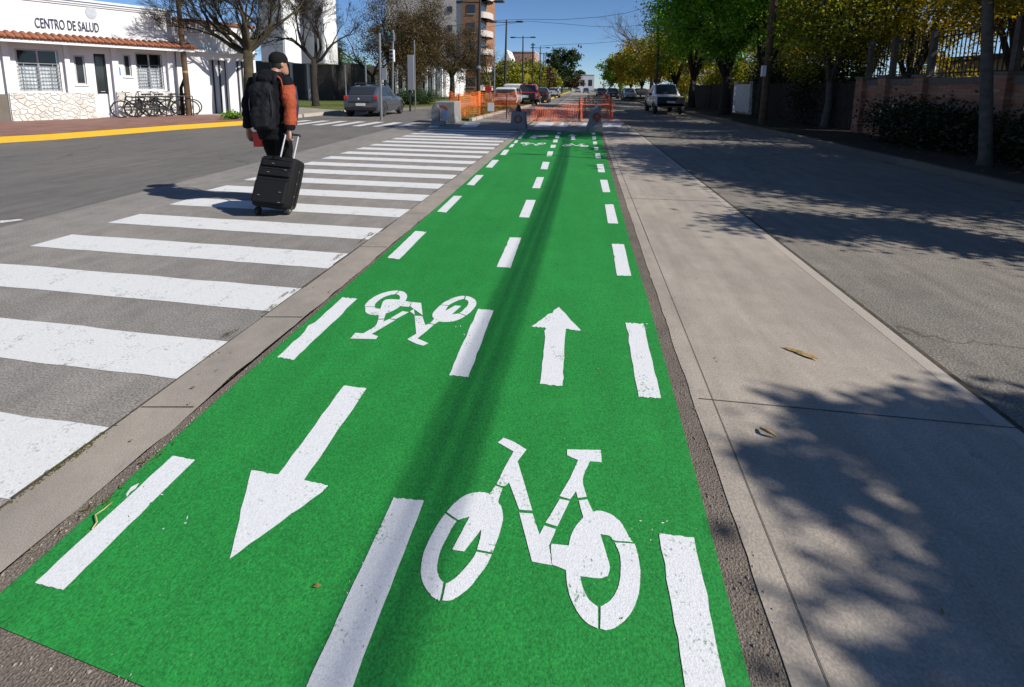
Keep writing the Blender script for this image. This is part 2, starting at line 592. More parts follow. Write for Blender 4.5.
left_edge = [tuple(G(*q)[:2]) for q in ((-160, 157), (0, 143), (50, 140), (125, 134), (180, 129.5), (245, 125))]
left_edge2 = [(-11.7, 16.2), (-12.3, 18.1), (-12.35, 22.0), (-10.6, 24.7), (-9.6, 28.3), (-9.3, 40), (-9.3, 300)]
kerb_line = left_edge + left_edge2
road_poly = [(XS(-12), -12)] + [(kerb_line[0][0] - 4, -12)] + kerb_line + [(XS(16), 300), (XS(16), 16), (XS(-12), -12)]
road_poly = [(-25, -12)] + kerb_line + [(-6.4, 300), (XS(16), 16), (XS(0), 0), (XS(-12), -12)]
struct(MB().flat(road_poly, 0.0).build('left_road', 'asphalt'), 'grey asphalt carriageway between crosswalk and yellow kerb')
cw = [(XS(-12), -12), (XS(0), 0), (XS(16), 16), (-6.4, 300), (-1.9, 300), (XK(15), 15), (XK(-12), -12)]
crosswalk = struct(MB().flat(cw, 0.0).build('crosswalk_pavement', 'asphalt_light'), 'light worn slab carrying the white zebra stripes')
def wob(line, amp, step=.05, y0=0, y1=9, chip=.04):
    """broken, chipped edge along a polyline (only where it is seen near)"""
    out = []
    drift = 0.0
    for (xa, ya), (xb, yb) in zip(line[:-1], line[1:]):
        L_ = math.hypot(xb - xa, yb - ya)
        n_ = max(1, int(L_ / step))
        for i_ in range(n_):
            t_ = i_ / n_
            x_, y_ = xa + (xb - xa) * t_, ya + (yb - ya) * t_
            if y0 < y_ < y1:
                drift = drift * .8 + random.gauss(0, amp * .5)
                x_ += drift + (random.uniform(-3, 3) * amp if random.random() < chip else 0)
            out.append((x_, y_))
    out.append(line[-1])
    return out


strip = [(XK(-4), -4), (XK(15.2), 15.2)] + wob([(-1.69, 15.2), (-1.66, 6), (-1.65, -4)], .006)
kb = MB().flat(strip, 0.009)
struct(kb.build('concrete_strip', 'concrete_strip'), 'narrow concrete strip between zebra stripes and green lane')
gut = [(-1.9, -4), (-1.9, 15.0), (0.9, 15.0), (0.9, -4)]
struct(MB().flat([(-1.64, -4), (-1.66, 6), (-1.69, 15.2), (0.80, 15.2), (0.60, 4), (0.555, 0.9), (0.53, -4)], 0.006).build('old_asphalt', 'gutter'), 'coarse brown old asphalt showing round the green lane')
struct(MB().flat([(-1.9, 15.2), (XJ(15), 15.2), (XJ(80), 80), (XJ(300), 300), (-1.9, 300)], 0.0).build('far_road', 'concrete'), 'pale concrete road continuing beyond the barriers')
struct(MB().flat(wob([(0.53, -4), (0.555, 0.9), (0.60, 4), (0.80, 15.2)], .003, chip=.02) + [(XJ(15), 15.2), (XJ(0), 0), (XJ(-4), -4)], 0.009).build('concrete_lane', 'concrete'), 'pale concrete slab lane right of the green lane')
struct(MB().flat([(XJ(-12), -12), (XJ(300), 300), (KERB_R, 300), (KERB_R, -12)], 0.0).build('right_road', 'asphalt_right'), 'worn grey asphalt carriageway right of the concrete slab')

# thin joints and edging in the concrete
jm = MB()
for a, b, w in (((XJ(-4) - .005, -4), (XJ(60) - .005, 60), .028),):
    jm.flat([(a[0] - w / 2, a[1]), (a[0] + w / 2, a[1]), (b[0] + w / 2, b[1]), (b[0] - w / 2, b[1])], 0.0108)
for (xa, ya), (xb, yb), w in (((0.64, 0.6), (0.70, 4.2), .0028), ((0.70, 4.2), (0.89, 15), .004), ((0.60, 2.02), (1.93, 2.05), .0045), ((0.66, 5.9), (1.93, 5.95), .008), ((0.72, 9.9), (1.93, 9.95), .01)):
    d = Vector((xb - xa, yb - ya)).normalized()
    n = Vector((-d.y, d.x)) * w / 2
    jm.flat([(xa + n.x, ya + n.y), (xa - n.x, ya - n.y), (xb - n.x, yb - n.y), (xb + n.x, yb + n.y)], 0.0113)
for y0 in (0.55, 1.55, 2.35, 3.6, 4.7, 6.1, 8, 10.2, 12.4):
    jm.flat([(XK(y0) + .01, y0), (XK(y0) + .01, y0 + .006), (-1.67, y0 + .045), (-1.67, y0 + .037)], 0.0112)
for i in range(40):
    y0 = -1 + i * .42
    x0 = XK(y0) + random.uniform(-.006, .006)
    w = random.uniform(.003, .012)
    jm.flat([(x0 - w, y0), (x0 + w, y0), (XK(y0 + .4) + w * .6, y0 + .41), (XK(y0 + .4) - w * .6, y0 + .41)], 0.0104)
struct(jm.build('pavement_joints', 'joint'), 'dark dirt filled joints in the pavements')
struct(MB().flat([(XJ(-4) - .10, -4), (XJ(-4) - .022, -4), (XJ(18) - .022, 18), (XJ(18) - .10, 18)], 0.0102).build('concrete_edging', 'concrete_edge'), 'smooth pale edging along the right concrete joint')

# loose grit on the old asphalt beside the lane
gm = MB()
for i in range(900):
    if i % 2:
        y_ = random.uniform(.5, 6) ** 1.0
        x_ = random.uniform(-1.64, -1.60)
    else:
        y_ = random.uniform(.6, 5)
        x_ = .54 + .012 * y_ + random.uniform(-.06, .03)
    if i % 7 == 0:
        x_, y_ = random.uniform(-1.6, -1.0), random.uniform(.55, .76)
    s_ = random.uniform(.0015, .005)
    gm.add([(x_ - s_, y_, .008), (x_, y_ - s_, .008), (x_ + s_ * .8, y_ + s_ * .3, .008), (x_, y_ + s_, .008), (x_, y_, .008 + s_ * 1.1)], [(0, 1, 4), (1, 2, 4), (2, 3, 4), (3, 0, 4)])
grit = gm.build('loose_grit', plain('grit', (.26, .23, .19), .9, var=.5, scale=60))
grit['kind'] = 'stuff'
grit['label'] = 'loose grit and pebbles on the old asphalt beside the green lane'
grit['category'] = 'grit'

# green cycle lane
ZL, ZM = 0.010, 0.0122
lane = [G(0, 627, ZL), G(145, 687, ZL)]
d = (lane[1] - lane[0])
lane.append(lane[0] + d * 4.05)
lane[2].x = 0.452
lane += [G(*q, ZL) for q in ((751.3, 687), (699, 487), (650, 306.9), (629.5, 240), (599.8, 131.5), (523, 131.5), (420, 222), (242.6, 377), (53.2, 547), (0, 593.7))]
lane.append(Vector((-1.592, lane[0].y + 0.01, ZL)))
bike_lane = struct(MB().flat(xy(lane), ZL).build('bike_lane', 'green'), 'bright green two way cycle lane with white markings')


def mark(polys, name, mat='white_on_green', parent=None, label=None, z=ZM, gz=None):
    mb = MB()
    for p in polys:
        mb.flat(xy([G(q[0], q[1], z) for q in p]), z)
    o = mb.build(name, mat, parent)
    if label:
        o['label'] = label
    return o


def curve(p, n=5, lim=50):
    """round the gentle corners of a traced outline, keep the sharp ones"""
    k = len(p)
    P = [Vector(q) for q in p]
    soft = []
    for i in range(k):
        a, b = P[i] - P[i - 1], P[(i + 1) % k] - P[i]
        soft.append(a.length > 0 and b.length > 0 and math.degrees(a.angle(b)) < lim)
    out = []
    for i in range(k):
        p1, p2 = P[i], P[(i + 1) % k]
        out.append(tuple(p1))
        if not (soft[i] or soft[(i + 1) % k]):
            continue
        p0 = P[i - 1] if soft[i] else p1 - (p2 - p1)
        p3 = P[(i + 2) % k] if soft[(i + 1) % k] else p2 + (p2 - p1)
        for j in range(1, n):
            t = j / n
            q = .5 * ((2 * p1) + (p2 - p0) * t + (2 * p0 - 5 * p1 + 4 * p2 - p3) * t * t + (-p0 + 3 * p1 - 3 * p2 + p3) * t ** 3)
            out.append(tuple(q))
    return out


def rough(p, k=12, a=0.5):
    """rollered paint edge: a little wander along each side"""
    out = []
    for i, q in enumerate(p):
        r = p[(i + 1) % len(p)]
        for j in range(k):
            t = j / k
            w = a * (4.0 if random.random() < .05 else 1) if j else 0
            out.append((q[0] + (r[0] - q[0]) * t + random.uniform(-w, w), q[1] + (r[1] - q[1]) * t + random.uniform(-w, w)))
    return out


dashes = [
    [(659, 533.5), (694, 537.5), (731, 712), (690, 712)],
    [(625.4, 322.6), (643.4, 323.7), (661, 398), (638.7, 396.8)],
    [(611.8, 243.8), (624, 244.4), (631.2, 275.9), (617, 275.4)],
    [(604.9, 204.4), (613.4, 204.4), (618.2, 223.6), (607.9, 223.1)],
    [(600, 179.7), (607.3, 179.9), (610.3, 192.1), (602.9, 192.1)],
    [(596.8, 164), (603.3, 164), (605, 172.3), (598.3, 172.1)],
    [(595, 153.3), (600, 153.3), (601.1, 158.3), (595.9, 158.3)],
    [(593.9, 147.1), (598, 147.1), (598.8, 149.7), (594.3, 149.7)],
    [(593, 141.5), (596.8, 141.5), (597.4, 144.3), (593.4, 144.3)],
    [(592.3, 136.6), (595.6, 136.6), (596.2, 139.6), (592.6, 139.6)],
    [(591.7, 132.7), (594.8, 132.7), (595.2, 134.9), (592, 134.9)],
    [(393.8, 497.2), (423.8, 500.7), (343, 710), (297, 706)],
    [(478, 309.1), (493.5, 309.9), (468.3, 377.1), (449, 375.2)],
    [(509.8, 237.2), (521.1, 237.7), (510.6, 267.6), (496.8, 266.8)],
    [(526.3, 199.8), (535.7, 200), (529.1, 217.5), (519.1, 217)],
    [(536.8, 177.1), (544, 177.1), (540, 188.2), (532.2, 188)],
    [(542.9, 161.8), (549.6, 162), (547.5, 169.4), (540.5, 169)],
    [(547.9, 151.3), (553.3, 151.3), (552, 156.1), (546.6, 156.1)],
    [(551, 144.8), (556, 144.8), (555.2, 147.8), (550.3, 147.8)],
    [(553.6, 139.3), (557.9, 139.3), (557.2, 142.4), (553, 142.4)],
    [(555.8, 135.2), (559.4, 135.2), (559, 138.2), (555.2, 138.2)],
    [(557.6, 132.2), (560.8, 132.2), (560.5, 134), (557.2, 134)],
    [(172.5, 455.7), (195, 460), (63.1, 590), (34.7, 582.6)],
    [(342.3, 297.3), (357.4, 298.5), (294, 359.7), (277.2, 357)],
    [(415.3, 231), (426.5, 231.7), (399.3, 259.2), (387.4, 257.7)],
    [(453.8, 195.8), (462.1, 196), (446.2, 212.4), (437, 211.6)],
    [(476.3, 174.9), (483.7, 175.1), (473.9, 185.4), (466.5, 184.7)],
    [(492.5, 159.8), (499, 160), (492, 167.7), (485.7, 167.3)],
    [(504.2, 149.8), (509.3, 149.8), (505.6, 155), (500.1, 154.8)],
    [(511.7, 144.1), (514.8, 144.1), (512.4, 147.2), (508.8, 147.2)],
    [(515.6, 140.2), (518.6, 140.2), (516.6, 143), (513.6, 143)],
    [(519.9, 135.5), (523.5, 135.5), (521.5, 138.5), (517.9, 138.5)],
    [(522.6, 132.6), (525.6, 132.6), (524.2, 134.4), (521, 134.4)],
]
for dsh in dashes:
    hpx = max(q[1] for q in dsh) - min(q[1] for q in dsh)
    mark([rough(dsh, 12 if hpx > 25 else 3, .5 if hpx > 60 else (.2 if hpx > 20 else .08))], 'lane_dash', parent=bike_lane)
mark([rough([(558.7, 306.9), (581.4, 330.7), (565.9, 328.8), (562.3, 386), (539.7, 383.8), (546.6, 327.9), (531.4, 326.5)])], 'direction_arrow', parent=bike_lane, label='white arrow pointing away along the right half')
mark([rough([(229.6, 558.7), (251.2, 470.2), (278.3, 474.2), (343.8, 385.6), (366.5, 388.3), (304, 479.9), (328, 485.4), (322, 492)], 9, .5)], 'direction_arrow', parent=bike_lane, label='white arrow pointing towards the viewer in the left half')

Z6 = lambda p: [(400 + x / 3.273, 427 + y / 3.273) for x, y in p]
bike_polys = [curve(Z6(p)) for p in (
    [(148, 283), (125, 315), (105, 350), (88, 385), (75, 420), (68, 470), (72, 500), (80, 520), (105, 555), (130, 567), (142, 508), (130, 495), (121, 465), (128, 420), (139, 390), (155, 360), (170, 330), (185, 308)],
    [(138, 568), (170, 566), (210, 540), (235, 517), (255, 490), (282, 455), (300, 417), (250, 408), (238, 430), (205, 470), (185, 490), (165, 505), (150, 512)],
    [(303, 411), (325, 350), (337, 300), (332, 262), (322, 243), (336, 200), (312, 192), (293, 218), (270, 213), (235, 216), (205, 228), (175, 252), (153, 278), (190, 304), (228, 293), (178, 388), (172, 402), (210, 407), (266, 335), (263, 362), (252, 401)],
    [(320, 50), (338, 35), (372, 48), (414, 74), (385, 112), (433, 273), (390, 270), (357, 182), (340, 193), (316, 187), (345, 128), (372, 80)],
    [(390, 280), (434, 283), (457, 352), (472, 322), (511, 334), (490, 383), (488, 390), (497, 452), (432, 440)],
    [(523, 235), (555, 242), (515, 325), (476, 313)],
    [(547, 73), (657, 75), (660, 115), (622, 112), (598, 170), (611, 228), (582, 232), (576, 210), (557, 236), (522, 226), (583, 108), (547, 92)],
    [(497, 382), (552, 388), (560, 355), (575, 325), (600, 295), (585, 240), (613, 236), (632, 277), (655, 274), (690, 285), (710, 300), (725, 315), (752, 362), (762, 376), (702, 371), (688, 357), (656, 350), (680, 430), (687, 460), (680, 488), (650, 495), (590, 488), (597, 520), (615, 560), (640, 583), (648, 588), (648, 660), (605, 635), (570, 585), (550, 530), (543, 468), (498, 450), (494, 392)],
    [(703, 378), (768, 382), (778, 415), (784, 450), (787, 480), (780, 550), (755, 610), (715, 650), (678, 664), (655, 660), (657, 587), (665, 583), (690, 565), (712, 530), (722, 480), (720, 420)])]
mark([rough(p, 2, .22) for p in bike_polys], 'bicycle_symbol', parent=bike_lane, label='large white bicycle symbol nearest the viewer')
# the same stencil turned round in the left half, and again far down both halves
gp = [[Vector(G(x, y, ZM)) for x, y in p] for p in bike_polys]
allp = [q for p in gp for q in p]
bx0, bx1 = min(q.x for q in allp), max(q.x for q in allp)
by0, by1 = min(q.y for q in allp), max(q.y for q in allp)
cx, cy = (bx0 + bx1) / 2, (by0 + by1) / 2


def stencil(px0, px1, sx, sy, flip, label):
    """px0/px1: picture box (left,top)-(right,bottom) of the symbol"""
    (xl, yt), (xr, yb) = px0, px1
    top, bot = G((xl + xr) / 2, yt, ZM), G((xl + xr) / 2, yb, ZM)
    c = Vector(((G(xl, (yt + yb) / 2, ZM).x + G(xr, (yt + yb) / 2, ZM).x) / 2, (top.y + bot.y) / 2))
    mb = MB()
    for p in gp:
        mb.flat([(c.x + flip * (q.x - cx) * sx, c.y + flip * (q.y - cy) * sy) for q in p], ZM)
    o = mb.build('bicycle_symbol', 'white_on_green', bike_lane)
    o['label'] = label


stencil((350, 290.5), (471, 346), 1.1, 1.02, -1, 'white bicycle symbol upside down in the left half')
stencil((519, 140.8), (546, 147.4), 1.0, 1.0, -1, 'small far bicycle symbol in the left half')
stencil((563, 141.8), (588, 148.6), 1.0, 1.0, 1, 'small far bicycle symbol in the right half')
mark([[(529, 137.6), (535, 134.6), (535.5, 135.6), (548, 134.8), (548.4, 136.4), (536, 137), (536.2, 138.4)]], 'direction_arrow', parent=bike_lane, label='far faint arrow in the left half')
mark([[(571, 134), (577, 136), (574.6, 136), (575.4, 139.6), (571.2, 139.6), (571.3, 136), (568, 136)]], 'direction_arrow', parent=bike_lane, label='far faint arrow in the right half')
# scuffs of white paint beside the near symbols
sm = MB()
for (x0, y0, x1, y1, n, s_) in ((120, 480, 190, 545, 7, 1.2), (640, 518, 672, 540, 6, 1.2), (345, 560, 365, 600, 4, .9), (455, 305, 470, 345, 4, .7), (640, 323, 652, 330, 3, .8)):
    for i in range(n):
        x, y = random.uniform(x0, x1), random.uniform(y0, y1)
        a = random.uniform(0, 3)
        l, w = random.uniform(.5, 2.2) * s_, random.uniform(.3, .6) * s_
        ca, sa = math.cos(a), math.sin(a)
        sm.flat(xy([G(x + ca * u - sa * v, y + sa * u + ca * v, ZM) for u, v in ((-l, -w * .3), (0, -w), (l, 0), (0, w))]), ZM)
sm.flat(xy([G(x, y, ZM) for x, y in ((126, 494), (131, 487), (139, 483), (136, 488), (130, 492), (127, 497))]), ZM)
sm.build('paint_scuffs', 'white_on_green', bike_lane)

# zebra stripes: (far edge y, near edge y) measured up close, then at the same pitch
zs = [(1.435, 1.10), (2.087, 1.755), (2.767, 2.435), (3.449, 3.125), (4.151, 3.815), (4.880, 4.555)]
y = 5.60
while y < 14.6:
    zs.append((y, y - 0.325))
    y += 0.70 if y < 9 else 0.68
for i, (ya, yb) in enumerate(zs):
    xl_a, xl_b = -4.60 - 0.045 * ya, -4.60 - 0.045 * yb
    if i >= 6:
        xl_a = xl_b = -4.93 - 0.006 * ya
    xr_a, xr_b = XK(ya) - .012, XK(yb) - .012
    off = 0.0
    poly = [(xl_a - .03, ya + off), (xr_a, ya), (xr_b, yb), (xl_b - .06, yb + off)]
    out = []
    for a in range(4):
        p, q = poly[a], poly[(a + 1) % 4]
        k = 14 if a in (0, 2) else 4
        for j in range(k):
            w = .006 if j else 0
            out.append((p[0] + (q[0] - p[0]) * j / k, p[1] + (q[1] - p[1]) * j / k + random.uniform(-w, w)))
    MB().flat(out, 0.0025).build('crosswalk_stripe', 'white_on_road', crosswalk)
# crosswalk over the far side of the left carriageway (bars run along the road) and beyond the green lane
for x0 in np.arange(-11.2, -5.9, 0.78):
    MB().flat([(x0, 14.9), (x0 + .36, 14.9), (x0 + .36, 16.9), (x0, 16.9)], 0.005).build('far_crosswalk_bar', 'white_far', crosswalk)
for a, b in ((430, 440), (462, 478), (535, 552), (558, 568), (580, 593), (601, 622)):
    p = [G(a + 4, 122.4, .005), G(b + 3, 122.4, .005), G(b - 2, 127.2, .005), G(a - 2, 127.2, .005)]
    MB().flat(xy(p), 0.005 if a != 601 else 0.006).build('far_crosswalk_bar', 'white_far', crosswalk)
# faint line in the left carriageway
MB().flat(xy(GP([(0, 221), (20, 219.5), (24, 220.3), (0, 223.5)])), 0.005).build('lane_line', 'white_far', crosswalk)

# kerbs and pavements
def kerb_strip(line, w, h, name, mat, label, z0=-0.03):
    mb = MB()
    n = len(line)
    o = []
    for i, p in enumerate(line):
        a = Vector(line[max(0, i - 1)])
        b = Vector(line[min(n - 1, i + 1)])
        t = (b - a).normalized()
        o.append(Vector(p) + Vector((-t.y, t.x)) * w)
    rings = [[(p[0], p[1], z0), (p[0] + (q.x - p[0]) * .1, p[1] + (q.y - p[1]) * .1, h), (q.x, q.y, h), (q.x, q.y, z0)] for p, q in zip(line, o)]
    mb.loft(rings)
    return struct(mb.build(name, mat), label), [tuple(q) for q in o]


_, in1 = kerb_strip(left_edge, .15, .145, 'yellow_kerb', 'yellow', 'yellow painted kerb along the clinic pavement')
_, in2 = kerb_strip([left_edge[-1]] + left_edge2[:4], .17, .15, 'pale_kerb', 'concrete_edge', 'pale concrete kerb beyond the yellow stretch')
_, in3 = kerb_strip(left_edge2[3:], .17, .15, 'lawn_kerb', 'kerb', 'darkened kerb along the far lawn')
struct(MB().flat([(-60, -12)] + [(in1[0][0] - 8, -12)] + in1 + [in2[1], (-21, in2[1][1] + 1), (-60, 22)], 0.150).build('clinic_pavement', 'tiles'), 'reddish tiled pavement in front of the clinic')
struct(MB().flat([in2[1], in2[2], in2[3], (-16, 24), (-60, 28), (-60, 22), (-21, in2[1][1] + 1)], 0.142).build('corner_pavement', 'concrete_strip'), 'concrete pavement at the far left corner')
struct(MB().flat([in2[3], in3[0], in3[1], in3[2], in3[3], (-60, 300), (-60, 28), (-16, 24)], 0.137).build('lawn', 'lawn'), 'strip of lawn under the left trees')
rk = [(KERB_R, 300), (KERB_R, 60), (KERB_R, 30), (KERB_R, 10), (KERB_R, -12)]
kerb_strip(rk, .15, .13, 'right_kerb', 'kerb', 'concrete kerb along the right road, its shade put into the colour')
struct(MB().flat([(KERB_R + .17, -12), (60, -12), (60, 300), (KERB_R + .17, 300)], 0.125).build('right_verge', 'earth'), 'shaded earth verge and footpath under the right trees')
# planted median beyond the intersection
med = [(-9.0, 19.6), (-4.45, 18.4), (-4.3, 25), (-3.3, 37), (-3.3, 300), (-9.0, 300)]
med = [(-5.3, 18.6), (-4.5, 18.4), (-4.3, 25), (-3.55, 37), (-3.55, 90), (-3.55, 300), (-8.7, 300), (-8.5, 40), (-7.6, 28)]
struct(MB().prism(med, -0.03, 0.10).build('median', 'lawn'), 'grassy median beyond the intersection')
kerb_strip([(-3.50, 44), (-3.50, 37), (-4.25, 25), (-4.44, 18.35)][::-1], .15, .13, 'median_kerb', 'concrete_edge', 'pale kerb of the median near the netting')
kerb_strip([(-3.50, 44), (-3.50, 300)], .15, .14, 'yellow_median_kerb', 'yellow', 'yellow painted kerb of the far median')

# ------------------------------------------------------------------ clinic on the left
FX = -20.6                                        # plane of the street front
FA = R(29.0)                                      # the front runs slightly towards the avenue
FO = G(50, 119.5, .15)
FO.z = 0
FN, FD = Vector((math.cos(FA), -math.sin(FA), 0)), Vector((math.sin(FA), math.cos(FA), 0))
def f(x, y, X=FX):
    d_ = ray(x, y)
    e_ = Vector((0, 0, EYE))
    t_ = ((FO + FN * (X - FX)) - e_).dot(FN) / d_.dot(FN)
    q_ = e_ + d_ * t_ - FO
    return Vector((FX + q_.dot(FN), q_.dot(FD), q_.z))
def fworld(X, y, z):
    return FO + FN * (X - FX) + FD * y + Vector((0, 0, z))
def front_thing(name, label, cat):
    t_ = thing(name, label, cat, (FO.x, FO.y, .15), -FA)
    VORG[t_.name] = Vector((FX, 0, .15))
    return t_
clinic = front_thing('clinic_building', 'low white health centre with tiled eave, stone plinth and dark lettering', 'building')
Z0 = .14
ztop = f(140, 9.0).z
zeave = f(100, 46.8, FX + .75).z                  # underside of the eave edge
yA, yB = f(-60, 60).y, f(175, 60).y               # front runs off the picture on the left
# openings (y0,y1,z0,z1)
def rect(x0, y0, x1, y1, X=FX):
    a, b = f(x0, y0, X), f(x1, y1, X)
    return [min(a.y, b.y), max(a.y, b.y), min(a.z, b.z), max(a.z, b.z)]
w1 = rect(13.8, 48, 63, 92)
w2 = rect(73, 55, 87.5, 84.5)
dr = rect(93, 53.5, 109, 92)
dr[2] = Z0 + .02
w3 = rect(122.5, 54.5, 132.5, 76.5)
w4 = rect(134.5, 52.5, 165, 90)
ops = sorted([w1, w2, dr, w3, w4], key=lambda r: r[0])
zpl = f(60, 92.5).z                               # top of the stone plinth
mb = MB()
y = yA
zw = zeave + .35
for r in ops:
    mb.box(FX - .3, FX, y, r[0], Z0, zw)
    if r[2] > Z0 + .1:
        mb.box(FX - .3, FX, r[0], r[1], Z0, r[2])
    mb.box(FX - .3, FX, r[0], r[1], r[3], zw)
    y = r[1]
mb.box(FX - .3, FX, y, yB, Z0, zw)
mb.box(FX - .3, FX, yA, yB, zw, ztop)
mb.box(FX - 12, FX - .3, yB - .3, yB, Z0, ztop)
mb.box(FX - 12, FX - .3, yA, yA + .3, Z0, ztop)
mb.box(FX - 12, FX - .3, yA + .3, yB - .3, ztop - .5, ztop - .3)
mb.build('wall', 'white_wall', clinic)
# piers standing proud between the openings
for (a, b) in ((4, 11), (65, 70), (112, 118), (167, 173)):
    y0, y1 = f(a, 70).y, f(b, 70).y
    MB().box(FX + .005, FX + .16, y0, y1, Z0, zw - .02).build('pier', 'white_wall', clinic)
# parapet mouldings
cp = MB()
for dz, dx, h in ((0, .10, .08), (-.12, .06, .04), (-.20, .04, .03)):
    cp.box(FX - .1, FX + dx, yA - .05, yB + .05 + dx * .3, ztop + dz - h + .1, ztop + dz + .1)
cp.build('parapet_moulding', 'white_wall', clinic)
# stone plinth (two lengths, left and right of the door)
ypl = f(9.5, 100).y
st = MB()
st.box(FX + .003, FX + .22, ypl, dr[0] - .12, Z0 - .05, zpl)
st.box(FX + .003, FX + .22, dr[1] + .18, f(170, 90).y, Z0 - .05, zpl + .03)
st.build('stone_plinth', 'stone', clinic)
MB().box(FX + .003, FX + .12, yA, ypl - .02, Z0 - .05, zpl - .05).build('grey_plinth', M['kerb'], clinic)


def window(r, name='window', n=2, curtain=True, depth=.09):
    fr = MB()
    y0, y1, z0, z1 = r
    X = FX - depth
    t = .05
    fr.box(X - .03, X + .03, y0, y1, z0, z0 + t)
    fr.box(X - .03, X + .03, y0, y1, z1 - t, z1)
    for i in range(n + 1):
        yy = y0 + (y1 - y0 - t) * i / n
        fr.box(X - .035, X + .035, yy, yy + t, z0 + t, z1 - t)
    o = fr.build(name, 'frame_grey', clinic)
    MB().box(X - .012, X, y0 + t, y1 - t, z0 + t, z1 - t).build('pane', M['glass'] if not curtain else glass_clear, o)
    if curtain:
        cu = MB()
        k = 40
        for (za, zb, dx) in ((z0 + t, z0 + (z1 - z0) * .62, 0),):
            rows = []
            for zz in (za, zb):
                rows.append([(X - .09 + .018 * math.sin(i * 1.9) + dx, y0 + t + (y1 - y0 - 2 * t) * i / k, zz) for i in range(k + 1)])
            cu.add(rows[0] + rows[1], [(i, i + 1, k + 2 + i, k + 1 + i) for i in range(k)])
        c = cu.build('curtain', 'glass_curtain', o)
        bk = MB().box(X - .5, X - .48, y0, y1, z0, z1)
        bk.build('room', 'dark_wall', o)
        gr_ = MB()
        for i in range(8):
            zz = z0 + .1 + (z1 - z0) * .60 * i / 7
            gr_.box(X + .036, X + .05, y0, y1, zz - .012, zz + .012)
        for i in range(3):
            yy = y0 + (y1 - y0) * (i + .5) / 3
            gr_.box(X + .0505, X + .062, yy - .01, yy + .01, z0 + .06, z0 + (z1 - z0) * .68)
        gr_.build('grille', 'metal_grey', o)
    sl = MB().box(FX - .16, FX + .05, y0 - .04, y1 + .04, z0 - .05, z0 - .004)
    sl.build('sill', 'white_wall', o)
    return o


glass_clear, nt, b = new_mat('clear_pane')
gl = N(nt, 'ShaderNodeBsdfGlossy')
gl.inputs['Roughness'].default_value = .03
tp = N(nt, 'ShaderNodeBsdfTransparent')
tp.inputs[0].default_value = (.9, .92, .94, 1)
ms = N(nt, 'ShaderNodeMixShader')
fz = N(nt, 'ShaderNodeFresnel')
fz.inputs[0].default_value = 1.4
nt.links.new(fz.outputs[0], ms.inputs[0])
nt.links.new(tp.outputs[0], ms.inputs[1])
nt.links.new(gl.outputs[0], ms.inputs[2])
nt.links.new(ms.outputs[0], nt.nodes['Material Output'].inputs['Surface'])

window(w1, n=2)
window(w2, n=1, curtain=False)
window(w3, n=1, curtain=False)
window(w4, n=2)
dd = MB()
dd.box(FX - .16, FX - .10, dr[0], dr[1], Z0, Z0 + .9)
door = dd.build('door', 'grey_wall', clinic)
MB().box(FX - .14, FX - .115, dr[0] + .05, dr[1] - .05, Z0 + .9, dr[3] - .1).build('pane', 'glass', door)
fr = MB()
fr.box(FX - .17, FX - .08, dr[0], dr[0] + .05, Z0 + .9, dr[3])
fr.box(FX - .17, FX - .08, dr[1] - .05, dr[1], Z0 + .9, dr[3])
fr.box(FX - .17, FX - .08, dr[0], dr[1], dr[3] - .1, dr[3] - .002)
fr.build('frame', 'metal_dark', door)
MB().tube([(FX - .1, dr[1] - .1, Z0 + .98), (FX - .05, dr[1] - .1, Z0 + .98), (FX - .05, dr[1] - .22, Z0 + .98)], .014, 6).build('handle', 'metal_grey', door)
MB().box(FX + .006, FX + .06, w3[0] - .35, w3[0] - .12, 1.75, 2.05).build('wall_plate', plain('blue_plate', (.05, .16, .38), .5), clinic)
# tiled eave
yE0, yE1 = yA, f(192, 47, FX + .5).y
fa = MB().box(FX + .69, FX + .75, yE0, yE1, zeave, zeave + .15)
fa.box(FX + .17, FX + .689, yE0, yE1, zeave + .10, zeave + .135)
fa.build('fascia', 'white_wall', clinic)
tl = MB()
y = yE0
while y < yE1:
    tl.tube([(FX + .01, y, zeave + .36), (FX + .82, y, zeave + .18)], (.07, .07), 8)
    tl.tube([(FX + .01, y + .09, zeave + .33), (FX + .81, y + .09, zeave + .15)], .05, 6)
    y += .18
tl.build('tile_eave', 'terracotta', clinic, smooth=True)
# lettering
def text_mesh(body, size, loc, M3, mat, name, parent, sx=1.0, ext=.012, bold=0.0):
    cu = bpy.data.curves.new(name, 'FONT')
    cu.body = body
    cu.size = size
    cu.extrude = ext
    cu.offset = bold
    cu.align_x = 'LEFT'
    to = bpy.data.objects.new(name, cu)
    COL.objects.link(to)
    dg = bpy.context.evaluated_depsgraph_get()
    me = bpy.data.meshes.new_from_object(to.evaluated_get(dg))
    bpy.data.objects.remove(to)
    l = parent_origin(parent)
    for v in me.vertices:
        v.co = M3 @ Vector((v.co.x * sx, v.co.y, v.co.z)) + Vector(loc) - l
    me.materials.clear()
    me.materials.append(M[mat])
    o = bpy.data.objects.new(name, me)
    COL.objects.link(o)
    o.parent = parent
    return o
a, b2 = f(34.5, 27), f(98.5, 31.5)
ht = f(34.8, 17).z - a.z
M3 = Matrix(((0, 0, 1), (1, 0, 0), (0, 1, 0)))      # x-> +Y, y-> +Z, facing +X
zt = (a.z + b2.z) / 2
let = text_mesh('CENTRO DE SALUD', ht / .7, (FX + .015, a.y, zt - .02), M3, 'letter', 'lettering', clinic, sx=1.0, bold=.004)
xs = [v.co.y for v in let.data.vertices]
k = (b2.y - a.y) / (max(xs) - min(xs))
x0 = min(xs)
for v in let.data.vertices:
    v.co.y = x0 + (v.co.y - x0) * k
